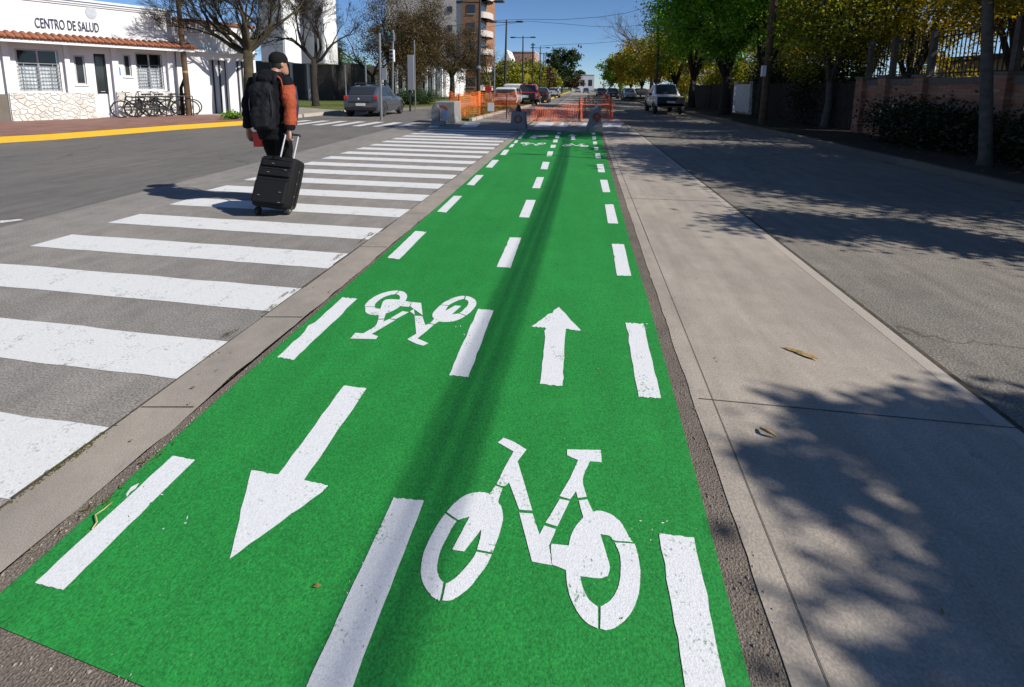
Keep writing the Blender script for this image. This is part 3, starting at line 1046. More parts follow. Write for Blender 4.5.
# small oval emblem on the parapet (pale grey relief)
ec = f(91, 12)
em = MB().ell((FX + .01, ec.y, ec.z - .02), (.02, .16, .24), 16, 9)
em.build('wall_emblem', plain('pale_emblem', (.45, .47, .52), .8), clinic)
# wall lamp under the eave
# ------------------------------------------------------------------ white annex beyond the clinic
AX = FX + .0
annex = front_thing('annex_building', 'long white annex with shuttered bays beyond the tiled eave', 'building')
yC = yB + .05
yD = f(258, 100).y
za = f(215, 24.5).z
A = MB()
bays = [(f(209, 70).y, f(228, 70).y), (f(236, 70).y, f(249, 70).y)]
zb1 = f(218, 60).z
A.box(AX - 9, AX - .01, yC, bays[0][0], Z0, za)
A.box(AX - 9, AX - .01, bays[0][1], bays[1][0], Z0, za)
A.box(AX - 9, AX - .01, bays[1][1], yD, Z0, za)
for (p, q) in bays:
    A.box(AX - 9, AX - .01, p, q, zb1, za)
    A.box(AX - 9, AX - .35, p, q, Z0, zb1)
A.build('wall', 'white_wall', annex)
MB().box(AX - .2, AX + .08, yC, yD + .05, za, za + .12).build('parapet_moulding', 'terracotta', annex)
MB().box(AX - .1, AX + .25, yC + .05, yD, f(215, 53).z, f(215, 51).z).build('canopy', 'white_wall', annex)
for (p, q) in bays:
    sh = MB()
    sh.box(AX - .34, AX - .30, p, q, Z0, zb1)
    o = sh.build('shutter', 'grey_wall', annex)
    g = MB()
    for i in range(4):
        yy = p + (q - p) * i / 3
        g.box(AX - .295, AX - .26, yy - .03, yy + .03, Z0, zb1)
    g.build('frame', 'metal_dark', o)

# ------------------------------------------------------------------ modern tower block
def on(x, y, Y):
    return VY(x, y, Y)
tower = thing('modern_tower', 'tall white tower with shade painted grey on its fronts over a dark recessed ground floor', 'building', (-24, 34, .14))
def slab(xa, xb, ybot, Yf, depth, matf, mats, name):
    a, b = on(xa, ybot, Yf), on(xb, ybot, Yf)
    mb = MB().box(a.x, b.x, Yf, Yf + depth, a.z, 19)
    o = mb.build(name, mats, tower)
    MB().box(a.x + .02, b.x - .12, Yf - .05, Yf - .003, a.z + .02, 18.9).build('shade_facing', matf, o)  # shade of the camera-facing side, painted as a grey sheet over white
    return a, b
slab(302, 325.5, 63.5, 34, VX(337.5, 50, on(325.5, 63, 34).x).y - 34, 'shade_wall', 'white_wall', 'tower_block')
slab(262, 286, 62, 31, VX(301, 50, on(286, 62, 31).x).y - 31, 'shade_wall', 'white_wall', 'tower_block')
a = on(300, 64, 36)
MB().box(a.x - 14, on(334, 64, 37).x, 36.6, 46, .1, a.z + .3).build('ground_floor', 'dark_wall', tower)
for x in (291, 308):
    p = on(x, 64, 36)
    MB().tube([(p.x, 36, .1), (p.x, 36, p.z + .05)], .12, 8).build('column', 'grey_wall', tower)

# ------------------------------------------------------------------ brown brick apartment block
YB_ = 74
ap = thing('apartment_block', 'brown brick apartment block with beige side and curved corner balconies', 'building', (on(450, 96, YB_).x, YB_, .1))
a, b, c = on(432, 90, YB_), on(462.5, 90, YB_), on(479, 90, YB_)
MB().box(a.x - 8, b.x, YB_ + .2, YB_ + 14, 0, 23).build('beige_wing', 'beige', ap)
MB().box(b.x, c.x, YB_, YB_ + 14, 0, 23).build('brick_wing', 'brown_brick', ap)
fl = on(470, 47, YB_).z - on(470, 27, YB_).z
for dz in range(-6, 4):
    zc = on(470, 9, YB_).z + dz * 3.0
    if zc < 2 or zc > 21.5:
        continue
    p, q = on(467, 5, YB_), on(475, 5, YB_)
    o = MB().box(p.x, q.x, YB_ - .06, YB_ - .004, zc - .75, zc + .75).build('window', 'glass', ap)
    MB().box(p.x - .08, q.x + .08, YB_ - .10, YB_ - .062, zc - .85, zc - .755).build('sill', 'beige', o)
    p, q = on(447, 5, YB_), on(452, 5, YB_)
    MB().box(p.x, q.x, YB_ + .10, YB_ + .196, zc - .5, zc + .5).build('window', 'glass', ap)
    # balcony round the corner facing the avenue
    pts = []
    for t in range(9):
        an = -math.pi / 2 + math.pi * t / 8
        pts.append((c.x + 1.7 * math.cos(an), YB_ + 3.2 + 3.0 * math.sin(an)))
    bl = MB().prism([(c.x, YB_ + .2)] + pts + [(c.x, YB_ + 6.2)], zc - 1.35, zc - .35)
    bl.build('balcony', 'beige', ap)
    MB().box(c.x + .005, c.x + .05, YB_ + 1.0, YB_ + 5.4, zc - .3, zc + 1.1).build('balcony_door', 'glass', ap)

# ------------------------------------------------------------------ white buildings behind the trees
def small_building(name, label, x0, x1, Y, ytop, mat='white_wall', depth=10, gable=False, cols=0, wins=0, cat='building', ybase=None):
    a, b = on(x0, 88, Y), on(x1, 88, Y)
    zt = on((x0 + x1) / 2, ytop, Y).z
    t = thing(name, label, cat, (a.x, Y, 0))
    MB().box(a.x, b.x, Y, Y + depth, 0, zt).build('wall', mat, t)
    if gable:
        h = gable
        mx = (a.x + b.x) / 2
        r = MB().add([(a.x, Y, zt), (b.x, Y, zt), (mx, Y, zt + h), (a.x, Y + depth, zt), (b.x, Y + depth, zt), (mx, Y + depth, zt + h)],
                     [(0, 1, 2), (3, 5, 4), (0, 2, 5, 3), (1, 4, 5, 2), (0, 3, 4, 1)])
        r.build('roof', mat, t)
    else:
        MB().box(a.x - .15, b.x + .15, Y - .15, Y + depth, zt, zt + .25).build('roof', 'grey_wall', t)
    for i in range(cols):
        x = a.x + (b.x - a.x) * (i + .5) / cols
        MB().box(x - .16, x + .16, Y - .5, Y - .15, 0, zt - .02).build('column', 'white_wall', t)
    for i in range(wins):
        x = a.x + (b.x - a.x) * (i + .5) / wins
        w = (b.x - a.x) / wins * .25
        MB().box(x - w, x + w, Y - .06, Y - .004, zt * .3, zt * .7).build('window', 'glass', t)
    return t
small_building('colonnade_building', 'low white building with slim columns behind the brown trees', 380, 446, 56, 68, cols=9, wins=8)
small_building('church_building', 'white gabled chapel front rising behind the lamp posts', 500, 513, 125, 66, gable=4.5, wins=1)
small_building('brick_apartment', 'pinkish brick block behind the white gable', 511, 534, 140, 52, 'pink_brick', 14, wins=4)
small_building('shop_building', 'pale row house with large openings behind the far median', 536, 556, 130, 82, wins=4)
small_building('end_building', 'white hall closing the far end of the avenue', 571, 594, 260, 75, wins=3, depth=20)
small_building('low_house', 'low white house between the tower and the brown trees', 338, 382, 60, 80, wins=4)

# ------------------------------------------------------------------ trees
def leaf_mesh(pts, size, rng, name, mat, parent, droop=0.0):
    n = len(pts)
    s = size * rng.uniform(.6, 1.3, n)
    a = rng.normal(size=(n, 3))
    a /= np.linalg.norm(a, axis=1)[:, None]
    b = rng.normal(size=(n, 3))
    b -= a * (a * b).sum(1)[:, None]
    b /= np.linalg.norm(b, axis=1)[:, None]
    a[:, 2] -= droop
    l = np.array(parent_origin(parent)) if parent is not None else np.zeros(3)
    P = pts - l
    v = np.empty((n, 4, 3))
    v[:, 0] = P - a * s[:, None] * .5
    v[:, 1] = P + b * s[:, None] * .28
    v[:, 2] = P + a * s[:, None] * .5
    v[:, 3] = P - b * s[:, None] * .28
    me = bpy.data.meshes.new(name)
    me.vertices.add(4 * n)
    me.vertices.foreach_set('co', v.reshape(-1))
    me.loops.add(4 * n)
    me.loops.foreach_set('vertex_index', np.arange(4 * n, dtype=np.int32))
    me.polygons.add(n)
    me.polygons.foreach_set('loop_start', np.arange(0, 4 * n, 4, dtype=np.int32))
    me.update(calc_edges=True)
    me.validate()
    me.materials.append(M[mat])
    o = bpy.data.objects.new(name, me)
    COL.objects.link(o)
    if parent is not None:
        o.parent = parent
    return o


def limb(mb, p, d, L, r, depth, rng, tips, spread=.55, up=.12, segs=4, kids=3, shrink=.68, nmin=5, side=None):
    """one wandering branch, then its children; tips collects the outer points"""
    p = Vector(p)
    d = Vector(d).normalized()
    pts, rad = [p.copy()], [r]
    r1 = r * .62
    for i in range(segs):
        d = (d + Vector((rng.normal(), rng.normal(), rng.normal())) * .13 + Vector((0, 0, up * .25))).normalized()
        p = p + d * (L / segs)
        pts.append(p.copy())
        rad.append(max(.005, r + (r1 - r) * (i + 1) / segs))
    mb.tube(pts, rad, max(nmin, 8 if r > .06 else (5 if r > .015 else 3)), cap=False)
    if depth <= 0:
        tips.append(pts[-1])
        tips.append(pts[len(pts) // 2])
        return
    n = kids + (1 if rng.random() < .4 else 0)
    for k in range(n):
        t = 1.0 if k == 0 else rng.uniform(.35, .95)
        i = min(segs - 1, int(t * segs))
        q = pts[i].lerp(pts[i + 1], t * segs - i)
        ax = Vector((rng.normal(), rng.normal(), rng.normal()))
        ax = (ax - d * ax.dot(d)).normalized()
        nd = (d + ax * spread * rng.uniform(.6, 1.5) + Vector((0, 0, up))).normalized()
        limb(mb, q, nd, L * shrink * rng.uniform(.75, 1.15), r1 * (.85 if k == 0 else .6), depth - 1, rng, tips, spread, up, max(2, segs - 1) if depth > 1 else 2, kids, shrink, 3)


def bare_tree(base, h_trunk, r, limbs, seed, label, mat='bark', depth=4, L=2.4, lean=(0, 0, 1), leaves=0, leafmat='leaf_brown', lsize=.12, group=None, name='bare_tree', spread=.6, shrink=.68, kids=3):
    rng = np.random.default_rng(seed)
    t = thing(name, label, 'tree', base, group=group)
    base = Vector(base)
    top = base + Vector(lean).normalized() * h_trunk
    mid = base.lerp(top, .5) + Vector((rng.normal() * .04, rng.normal() * .04, 0))
    tr = MB().tube([base - Vector((0, 0, .1)), base + Vector((0, 0, .12)), mid, top], [r * 1.5, r * 1.12, r * .95, r * .85], 12)
    tips = []
    lm = MB()
    for dv in limbs:
        limb(lm, top - Vector((0, 0, .05 + rng.random() * .35 * h_trunk * .3)), dv, L * rng.uniform(.8, 1.15), r * .55, depth, rng, tips, spread, shrink=shrink, kids=kids)
    tr.build('trunk', mat, t, smooth=True)
    lm.build('crown', mat, t, smooth=True)
    if leaves:
        tp = np.array([tuple(q) for q in tips])
        idx = rng.integers(0, len(tp), leaves)
        pts = tp[idx] + rng.normal(size=(leaves, 3)) * .22
        leaf_mesh(pts, lsize, rng, 'foliage', leafmat, t)
    return t


def leafy_tree(base, trunk_h, r, centre, radii, n, size, leafmat, seed, label, bark='bark', clumps=60, csize=.5, group=None, name='leafy_tree', shell=.55, forks=5, lean=None, low=-.75):
    """tapered trunk, forked limbs reaching the clumps, leaves gathered in uneven clumps"""
    rng = np.random.default_rng(seed)
    t = thing(name, label, 'tree', base, group=group)
    base = Vector(base)
    C = Vector(centre)
    top = base + Vector((0, 0, trunk_h)) + (Vector(lean) if lean else Vector((0, 0, 0)))
    bm = MB().tube([base - Vector((0, 0, .1)), base + Vector((0, 0, .15)), base.lerp(top, .55) + Vector((rng.normal() * .05, rng.normal() * .05, 0)), top], [r * 1.5, r * 1.1, r * .9, r * .75], 12)
    cl = []
    while len(cl) < clumps:
        v = rng.normal(size=3)
        v /= np.linalg.norm(v)
        if v[2] < low:
            continue
        v *= rng.uniform(shell, 1.0) ** .7 * rng.uniform(.82, 1.1)
        cl.append(v)
    cl = np.array(cl)
    cp = cl * np.array(radii) + np.array(C)
    lm = MB()
    heads = []
    for k in range(forks):
        an = 2 * math.pi * (k + rng.uniform(-.2, .2)) / forks
        e = Vector((C.x + math.cos(an) * radii[0] * .45, C.y + math.sin(an) * radii[1] * .45, C.z + radii[2] * rng.uniform(-.1, .35)))
        st = top - Vector((0, 0, rng.uniform(0, .3)))
        md = st.lerp(e, .5) + Vector((0, 0, .25))
        lm.tube([st, md, e], [r * .6, r * .42, r * .2], 7)
        heads += [md, e]
    for q in cp[: clumps]:
        q = Vector(q)
        hsrc = min(heads, key=lambda a_: (a_ - q).length)
        md = hsrc.lerp(q, .5) + Vector((rng.normal(), rng.normal(), rng.normal())) * .12
        lm.tube([hsrc, md, q], [r * .16, r * .1, r * .04], 4, cap=False)
    bm.build('trunk', bark, t, smooth=True)
    lm.build('branches', bark, t, smooth=True)
    w = rng.uniform(.3, 1.6, clumps)
    idx = rng.choice(clumps, n, p=w / w.sum())
    rad = csize * rng.uniform(.6, 1.4, clumps)[idx]
    pts = cp[idx] + rng.normal(size=(n, 3)) * rad[:, None] * np.array([.55, .55, .4])
    leaf_mesh(pts, size, rng, 'crown', leafmat, t)
    return t


# left pavement
b1 = tuple(fworld(FX + 1.5, f(250, 108, FX + 1.5).y, .15))
bare_tree(b1, 2.9, .21, [(-.9, .1, .75), (-.55, -.5, 1), (.1, .2, 1), (.6, -.1, 1), (.8, .5, .7), (-1, -.2, .45), (.3, -.6, 1), (-.2, .4, 1)], 3,
          'bare spreading tree with mossy limbs behind the man', 'bark_moss', 6, 1.75, (.03, 0, 1), spread=.46, shrink=.68, kids=3)
b2_ = G(316, 108.5)
bare_tree((b2_.x, b2_.y, .15), 2.9, .2, [(-.5, 0, .9), (.15, .1, 1), (.6, -.1, .9), (-.8, .2, .6), (.9, .2, .5)], 8,
          'bare upright tree in front of the modern tower', 'bark_dark', 6, 2.1, (0.02, 0, 1), spread=.44, shrink=.68, kids=3)
# brown dense trees behind the traffic light
grp = 'brown autumn trees beyond the crossing'
for (x, Y, zt, rx, sd, n, lab) in ((392, 36, 8.6, 3.0, 11, 20000, 'leaning brown autumn tree behind the traffic light'),
                                   (418, 40, 9.4, 2.9, 12, 26000, 'darkest brown tree behind the grey sign panel'),
                                   (452, 47, 7.2, 4.2, 13, 22000, 'wide brown tree in front of the brick apartments')):
    p = on(x, 100, Y)
    leafy_tree((p.x, Y, .12), 2.6, .30, (p.x + .3, Y, zt * .52 + .6), (rx, rx, zt * .50), int(n * 1.5), .115, 'leaf_brown', sd, lab, 'bark_dark', 110, .85, grp, 'autumn_tree', .2, low=-.95)
p = on(373, 90, 40)
bare_tree((p.x, 40, .12), 2.4, .2, [(-.6, 0, .8), (.2, .2, 1), (.7, 0, .7), (-.9, .3, .4)], 21, 'twiggy bare tree between the tower and the brown trees', 'bark_dark', 4, 2.6, leaves=1500, group=None)
p = on(490, 92, 58)
bare_tree((p.x, 58, .1), 2.2, .2, [(-.6, 0, .8), (.2, .2, 1), (.7, 0, .7), (-.3, .5, .8)], 22, 'grey twiggy tree beside the nearest double lamp', 'bark_grey', 4, 2.4, leaves=500)
p = on(352, 95, 44)
leafy_tree((p.x, 44, .12), 1.2, .15, (p.x, 44, 2.4), (3.0, 2.0, 1.9), 6000, .17, 'leaf_green', 31, 'low bright green tree beside the tower', clumps=50, csize=.6, name='shrubby_tree', low=-.9)
p = on(340, 60, 75)
leafy_tree((p.x, 75, .1), 3, .2, (p.x, 75, 7.5), (.8, .8, 3.2), 1500, .25, 'leaf_dark', 32, 'thin dark cypress behind the green tree', clumps=30, csize=.5, name='cypress_tree', shell=.2)
# median and far left trees
for i, (x, Y, zt, rx, mt, lab) in enumerate(((507, 66, 4.8, 3.4, 'leaf_lime', 'yellow green tree behind the first double lamp'), (524, 84, 6.2, 3.8, 'leaf_lime', 'yellow green tree behind the second double lamp'),
                                        (541, 105, 6.6, 3.6, 'leaf_brown', 'brownish tree between the far lamps'), (549, 120, 6, 3.2, 'leaf_lime', 'olive tree by the far lamps'),
                                        (562, 130, 13.0, 5.2, 'leaf_dark', 'tall round dark tree above the far lamps'), (571, 190, 7.5, 5, 'leaf_brown', 'hazy brown tree at the far end of the median'), (580, 300, 14, 5, 'leaf_dark', 'dark tree above the white hall at the far end'))):
    p = on(x, 92, Y)
    leafy_tree((p.x, Y, .08), zt * .3, .22, (p.x, Y, zt * .57), (rx, rx, zt * .45), 9000, .22 + Y * .003, mt, 40 + i, lab, 'bark_dark', 60, 1.2 if Y == 130 else .9, None, 'median_tree', .2, low=-.9)

# right row, far to near
rgrp = 'trees along the right verge'
row = [
    (8.0, 90, 1.6, .2, -.5, 4.3, (3.8, 5, 3.4), 7000, .42, 'leaf_green', 'far green tree nearest the end of the right row'),
    (8.3, 75, 1.6, .2, -.5, 4.4, (3.7, 4.8, 3.4), 8000, .36, 'leaf_lime', 'far yellow green tree beyond the silver car'),
    (8.4, 63, 1.6, .2, -.4, 4.7, (3.5, 4.4, 3.6), 9000, .30, 'leaf_yellow', 'yellow tree beyond the parked pickup'),
    (8.6, 52, 1.7, .2, -.4, 4.4, (3.4, 4.2, 3.1), 9000, .26, 'leaf_lime', 'olive tree behind the slim lamp pole'),
    (8.7, 43, 1.8, .22, -.2, 4.3, (3.2, 3.8, 2.9), 11000, .22, 'leaf_yellow', 'yellow tree right behind the parked pickup'),
    (8.1, 34, 2.0, .24, .2, 6.2, (3.4, 3.4, 4.0), 22000, .18, 'leaf_green', 'lush green tree by the white gate'),
    (7.75, 25.4, 2.1, .27, -.4, 5.7, (3.3, 3.3, 3.6), 36000, .16, 'leaf_green', 'biggest bright green tree with forked trunk on the right'),
    (8.35, 22.2, 2.0, .2, .3, 5.4, (2.8, 2.7, 3.4), 26000, .15, 'leaf_green', 'green tree next to the wooden pole'),
    (8.85, 17.6, 1.7, .13, .1, 3.9, (2.0, 2.0, 2.5), 20000, .12, 'leaf_lime', 'slender yellow green tree before the end of the brick wall'),
]
for i, (x, Y, th, r, dx, zc, rad, n, size, mt, lab) in enumerate(row):
    leafy_tree((x, Y, .12), th, r, (x + dx, Y, zc), rad, n, size, mt, 60 + i, lab, 'bark_grey' if i == 8 else 'bark_dark', 95, .72, rgrp, 'verge_tree', .3, low=-.75)
bare_tree((7.3, 47.5, .12), 3.4, .2, [(-.6, 0, .9), (.1, .2, 1), (-.9, .1, .6), (.5, -.2, .9), (-.3, -.5, 1)], 71, 'tall bare tree above the parked pickup', 'bark_grey', 4, 3.2, leaves=300, leafmat='leaf_yellow')
# near trees (the trunk in the picture and two more of the row out of frame, whose shade falls on the slabs)
tn = VY(984, 0, 9.21)
leafy_tree((7.37, 9.21, .12), 4.4, .088, (8.5, 9.2, 4.0), (1.9, 2.3, 1.7), 30000, .10, 'leaf_yellow', 81, 'nearest straight grey trunk with yellow leaves before the brick wall', 'bark_grey', 70, .5, rgrp, 'verge_tree', .3, low=-.8, lean=(-.42, .1, 0))
leafy_tree((7.6, 4.1, .12), 2.6, .13, (7.5, 4.2, 3.3), (1.2, .5, .8), 9000, .09, 'leaf_yellow', 82, 'tree of the right row just outside the picture', 'bark_grey', 30, .3, rgrp, 'verge_tree', .3, low=-.7)
leafy_tree((7.5, .3, .12), 2.4, .13, (7.08, .42, 3.66), (1.25, .95, 1.02), 23000, .08, 'leaf_lime', 83, 'tree of the right row beside the camera, out of the picture', 'bark_grey', 40, .21, rgrp, 'verge_tree', .2, low=-.7)
# garden trees behind the brick wall and the board fence
ggrp = 'garden trees behind the wall'
for i, (x, Y, zc, rad, n, mt, lab) in enumerate(((11.4, 17.6, 4.4, (2.2, 2.4, 2.7), 16000, 'leaf_yellow', 'golden garden tree behind the far end of the brick wall'),
                                          (11.6, 13.9, 4.3, (2.2, 2.0, 2.2), 16000, 'leaf_yellow', 'golden garden tree behind the middle of the brick wall'),
                                          (11.9, 9.6, 4.6, (2.3, 2.1, 2.4), 20000, 'leaf_lime', 'olive garden tree behind the near brick wall'),
                                          (10.1, 6.9, 4.3, (2.2, 2.2, 1.9), 32000, 'leaf_yellow', 'golden garden tree over the near end of the wall, out of the picture'),
                                          (11.6, 6.1, 4.9, (2.1, 1.5, 2.0), 18000, 'leaf_lime', 'olive garden tree outside the right edge of the picture'),
                                          (12.8, 22.5, 5.0, (3, 3, 3.8), 14000, 'leaf_yellow', 'golden garden tree behind the dark hedge'),
                                          (13.0, 30, 5.0, (3.2, 3.6, 4.2), 12000, 'leaf_yellow', 'golden tree behind the white gate'),
                                          (13.5, 39, 4.8, (3.4, 4.2, 4.2), 11000, 'leaf_lime', 'olive tree far behind the board fence'),
                                          (13.5, 50, 4.8, (3.6, 5, 4.2), 10000, 'leaf_yellow', 'farthest golden tree behind the board fence'))):
    leafy_tree((x, Y, .12), 1.6, .15, (x, Y, zc), rad, n, .12 if Y < 25 else .2, mt, 90 + i, lab, 'bark_dark', 75, .62, ggrp, 'garden_tree', .25, low=-.9)
leafy_tree((11.3, 12.2, .12), 6.5, .22, (11.2, 12.7, 10.0), (2.7, 2.6, 3.0), 30000, .16, 'leaf_lime', 99, 'tall garden tree whose crown stands above the picture', 'bark_grey', 70, .6, ggrp, 'garden_tree', .3, low=-.8)


def bush(x, y, z, rad, n, size, mt, seed, label, name='bush', group=None):
    rng = np.random.default_rng(seed)
    t = thing(name, label, 'shrub', (x, y, z), group=group)
    sm = MB()
    k = 22
    cp = []
    for i in range(k):
        a = rng.uniform(0, 2 * math.pi)
        q = Vector((x + math.cos(a) * rad[0] * rng.uniform(.1, .95), y + math.sin(a) * rad[1] * rng.uniform(.1, .95), z + rad[2] * rng.uniform(.35, 1)))
        sm.tube([(x + rng.normal() * .1, y + rng.normal() * rad[1] * .4, z), tuple(Vector((x, y, z)).lerp(q, .6)), tuple(q)], [.025, .018, .006], 4, cap=False)
        cp.append(q)
    sm.build('stems', 'bark_dark', t)
    cp = np.array([tuple(q) for q in cp])
    idx = rng.integers(0, k, n)
    pts = cp[idx] + rng.normal(size=(n, 3)) * np.array(rad) * np.array([.22, .22, .26])
    pts[:, 2] = np.maximum(pts[:, 2], z + .03)
    leaf_mesh(pts, size, rng, 'foliage', mt, t)
    return t


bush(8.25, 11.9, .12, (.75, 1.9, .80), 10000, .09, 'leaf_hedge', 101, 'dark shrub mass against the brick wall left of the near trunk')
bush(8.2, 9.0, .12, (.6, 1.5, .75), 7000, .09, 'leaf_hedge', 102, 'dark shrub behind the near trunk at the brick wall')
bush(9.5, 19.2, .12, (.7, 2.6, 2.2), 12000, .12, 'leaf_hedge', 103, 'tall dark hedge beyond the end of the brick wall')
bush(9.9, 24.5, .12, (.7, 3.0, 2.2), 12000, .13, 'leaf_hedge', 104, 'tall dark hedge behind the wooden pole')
for i, (x, Y) in enumerate(((406, 30.0), (423, 31.5))):
    p = on(x, 100, Y)
    bush(p.x, Y, .14, (1.5, .8, .85), 3500, .09, 'leaf_dark', 110 + i, ('clipped dark bush behind the tall grey sign panel', 'clipped dark bush left of the concrete barriers')[i])
for i, (x, Y) in enumerate(((12.2, 32), (12.4, 44), (12.6, 58))):
    bush(x, Y, .1, (1.0, 6.2, 2.6), 9000, .2, 'leaf_lime', 120 + i, ('olive hedge behind the white gate', 'olive hedge behind the parked pickup', 'olive hedge at the far right kerb')[i], 'hedge')
p = G(232, 119, .15)
bush(p.x, p.y, .15, (.5, .4, .22), 500, .08, 'leaf_green', 115, 'small plant in a pavement bed left of the man', 'low_plant')

# ------------------------------------------------------------------ brick wall with railing on the right
WX = 8.95
wz = VX(930, 78, WX).z
y_end = VX(861, 110, WX).y
bw = thing('brick_wall', 'red brick garden wall with piers and an iron railing on top', 'wall', (WX, y_end, .1))
y_near = 2.0
MB().box(WX, WX + .22, y_near, y_end, .05, wz - .16).build('wall', 'brick', bw)
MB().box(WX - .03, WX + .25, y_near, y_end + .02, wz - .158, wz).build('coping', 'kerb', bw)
py_ = [VX(x, 90, WX).y for x in (863, 886, 923)]
py_ += [py_[-1] - 2.3 * k for k in range(1, 5)]
for i, yy in enumerate(py_):
    o = MB().box(WX - .14, WX + .34, yy - .17, yy + .17, .05, wz + .02).build('pier', 'brick', bw)
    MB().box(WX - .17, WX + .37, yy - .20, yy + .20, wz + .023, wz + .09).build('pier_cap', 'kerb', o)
ztp = wz + 1.15
for i in range(len(py_) - 1):
    ya, yb = py_[i + 1] + .17, py_[i] - .17
    rl = MB()
    for zz in (wz + .12, ztp - .12):
        rl.box(WX + .09, WX + .13, ya, yb, zz - .015, zz + .015)
    k = int((yb - ya) / .11)
    for j in range(1, k):
        yy = ya + (yb - ya) * j / k
        rl.box(WX + .10, WX + .12, yy - .008, yy + .008, wz + .02, ztp)
    rl.build('railing', 'iron', bw)
for yy in py_:
    MB().box(WX + .05, WX + .17, yy - .06, yy + .06, wz + .093, ztp + .08).build('railing_post', 'bark_grey', bw)
# dark board fence beyond the wall's end
fb = thing('board_fence', 'dark weathered board fence behind the right hand trees', 'fence', (9.1, 24, .1))
for i, (ya, yb) in enumerate(((y_end + .5, 21.2), (21.25, 25.4), (28.1, 33.0), (33.05, 38.0))):
    bd = MB()
    yy = ya
    while yy < yb - .1:
        bd.box(9.1, 9.13, yy, yy + .17, .12, 1.75 + random.uniform(-.03, .03))
        yy += .185
    bd.build('board_panel', 'bark_dark', fb)
    MB().box(9.14, 9.22, ya, ya + .09, .1, 1.8).build('post', 'bark_dark', fb)
wg = thing('white_gate', 'white sheet metal gate glimpsed between the dark trunks', 'gate', (9.0, 26.4, .1))
for ya, yb in ((25.6, 27.9),):
    o = MB().box(9.05, 9.09, ya, yb, .2, 1.75).build('leaf', 'grey_wall', wg)
    MB().box(9.03, 9.048, ya, yb, .95, 1.03).build('rail', 'grey_wall', o)
MB().box(9.0, 9.12, 25.48, 25.58, .1, 1.9).build('post', 'grey_wall', wg)
MB().box(9.0, 9.12, 27.92, 28.02, .1, 1.9).build('post', 'grey_wall', wg)
hs = thing('garden_house', 'pale low house half hidden behind the garden trees', 'building', (18, 17, .1))
MB().box(18, 27, 8, 26, .1, 2.9).build('wall', 'beige', hs)
MB().box(17.6, 27.4, 7.6, 26.4, 2.903, 3.1).build('roof', 'bark_grey', hs)
for yy in (10.5, 14, 18, 22):
    MB().box(17.94, 17.996, yy, yy + 1.1, 1.2, 2.4).build('window', 'glass', hs)

# ------------------------------------------------------------------ poles
pb = G(762, 125, .12)
pw = thing('utility_pole', 'weathered wooden utility pole leaning beside the green trees on the right', 'pole', (pb.x, pb.y, .12))
tp_ = VY(774, 0, pb.y)
dirp = (tp_ - pb)
MB().tube([pb - Vector((0, 0, .1)), pb + dirp * .5, pb + dirp * 1.5], [.14, .125, .11], 12).build('shaft', 'wood_pole', pw, smooth='auto')
top = pb + dirp * 1.42
MB().obox(top, (.1, 1.2, .1), Matrix.Identity(3)).build('crossarm', 'wood_pole', pw)
MB().box(pb.x - .24, pb.x - .10, pb.y - .22, pb.y - .10, 1.95, 2.35).build('meter_box', 'white_wall', pw)
# bundled service cable sagging along the row of poles towards and past the camera
cp_ = thing('utility_pole', 'wooden utility pole of the right verge behind the camera', 'pole', (6.95, -9, .12))
MB().tube([(6.95, -9, 0), (6.95, -9, 4), (6.95, -9, 7.6)], [.14, .125, .11], 12).build('shaft', 'wood_pole', cp_, smooth='auto')
MB().obox((6.95, -9, 7.2), (.1, 1.2, .1), Matrix.Identity(3)).build('crossarm', 'wood_pole', cp_)
cbm = MB()
a, b = Vector((6.87, -9, 5.96)), Vector((pb.x, pb.y, 5.62))
pts = []
for i in range(25):
    t = i / 24
    q = a.lerp(b, t)
    q.z -= 4 * t * (1 - t) * .325
    pts.append(q)
for k_ in range(6):
    cbm.tube([q_ + Vector(((k_ - 2.5) * .021, 0, -(k_ - 2.5) * .016 + (.012 if k_ % 2 else -.012))) for q_ in pts], .0118, 6)
tag(cbm.build('service_cable', 'black_plastic', smooth=True), 'thick black bundled cable strung between the right hand utility poles', 'cable')
lb = G(654, 106, .12)
sp = thing('lamp_pole', 'slim metal pole standing just behind the pickup', 'pole', (6.7, 36, .12))
t0 = VY(655, 112, 36)
t1 = VY(658, -20, 36)
MB().tube([(t0.x, 36, 0), (t0.x, 36, 4), (t1.x, 36, t1.z)], [.10, .085, .07], 10).build('shaft', 'metal_dark', sp, smooth='auto')
MB().tube([(t0.x, 36, 0), (t0.x, 36, .5)], .13, 10).build('base', 'metal_dark', sp, smooth='auto')
sp2 = thing('sign_pole', 'thin metal pole of the right verge just outside the picture', 'pole', (7.25, 7.95, .12))
MB().tube([(7.25, 7.95, 0), (7.25, 7.95, 3), (7.25, 7.95, 6.3)], [.04, .038, .033], 10).build('shaft', 'metal_grey', sp2, smooth='auto')
MB().obox((7.25, 7.93, 6.2), (.5, .02, .35), Matrix.Identity(3)).build('plate', 'metal_grey', sp2)
wp0 = G(189.5, 115.5, .15)
wp1 = VY(177.5, -6, wp0.y)
wo = thing('wooden_pole', 'thin leaning wooden pole by the parked bicycles', 'pole', wp0)
d = wp1 - wp0
MB().tube([wp0 - Vector((0, 0, .1)), wp0 + d * .35, wp0 + d * .7, wp0 + d * 1.35], [.11, .10, .09, .075], 10).build('shaft', 'wood_pole', wo, smooth='auto')
MB().tube([wp0 + d * .36, wp0 + d * .375], .104, 10).build('band', plain('faded_yellow_band', (.35, .24, .04), .7), wo)
s0 = G(183, 115.3, .15)
st_ = thing('tree_stake', 'short crooked stake leaning beside the wooden pole', 'stake', s0)
q = [VY(183, 115.3, s0.y), VY(181, 88, s0.y), VY(186, 74, s0.y)]
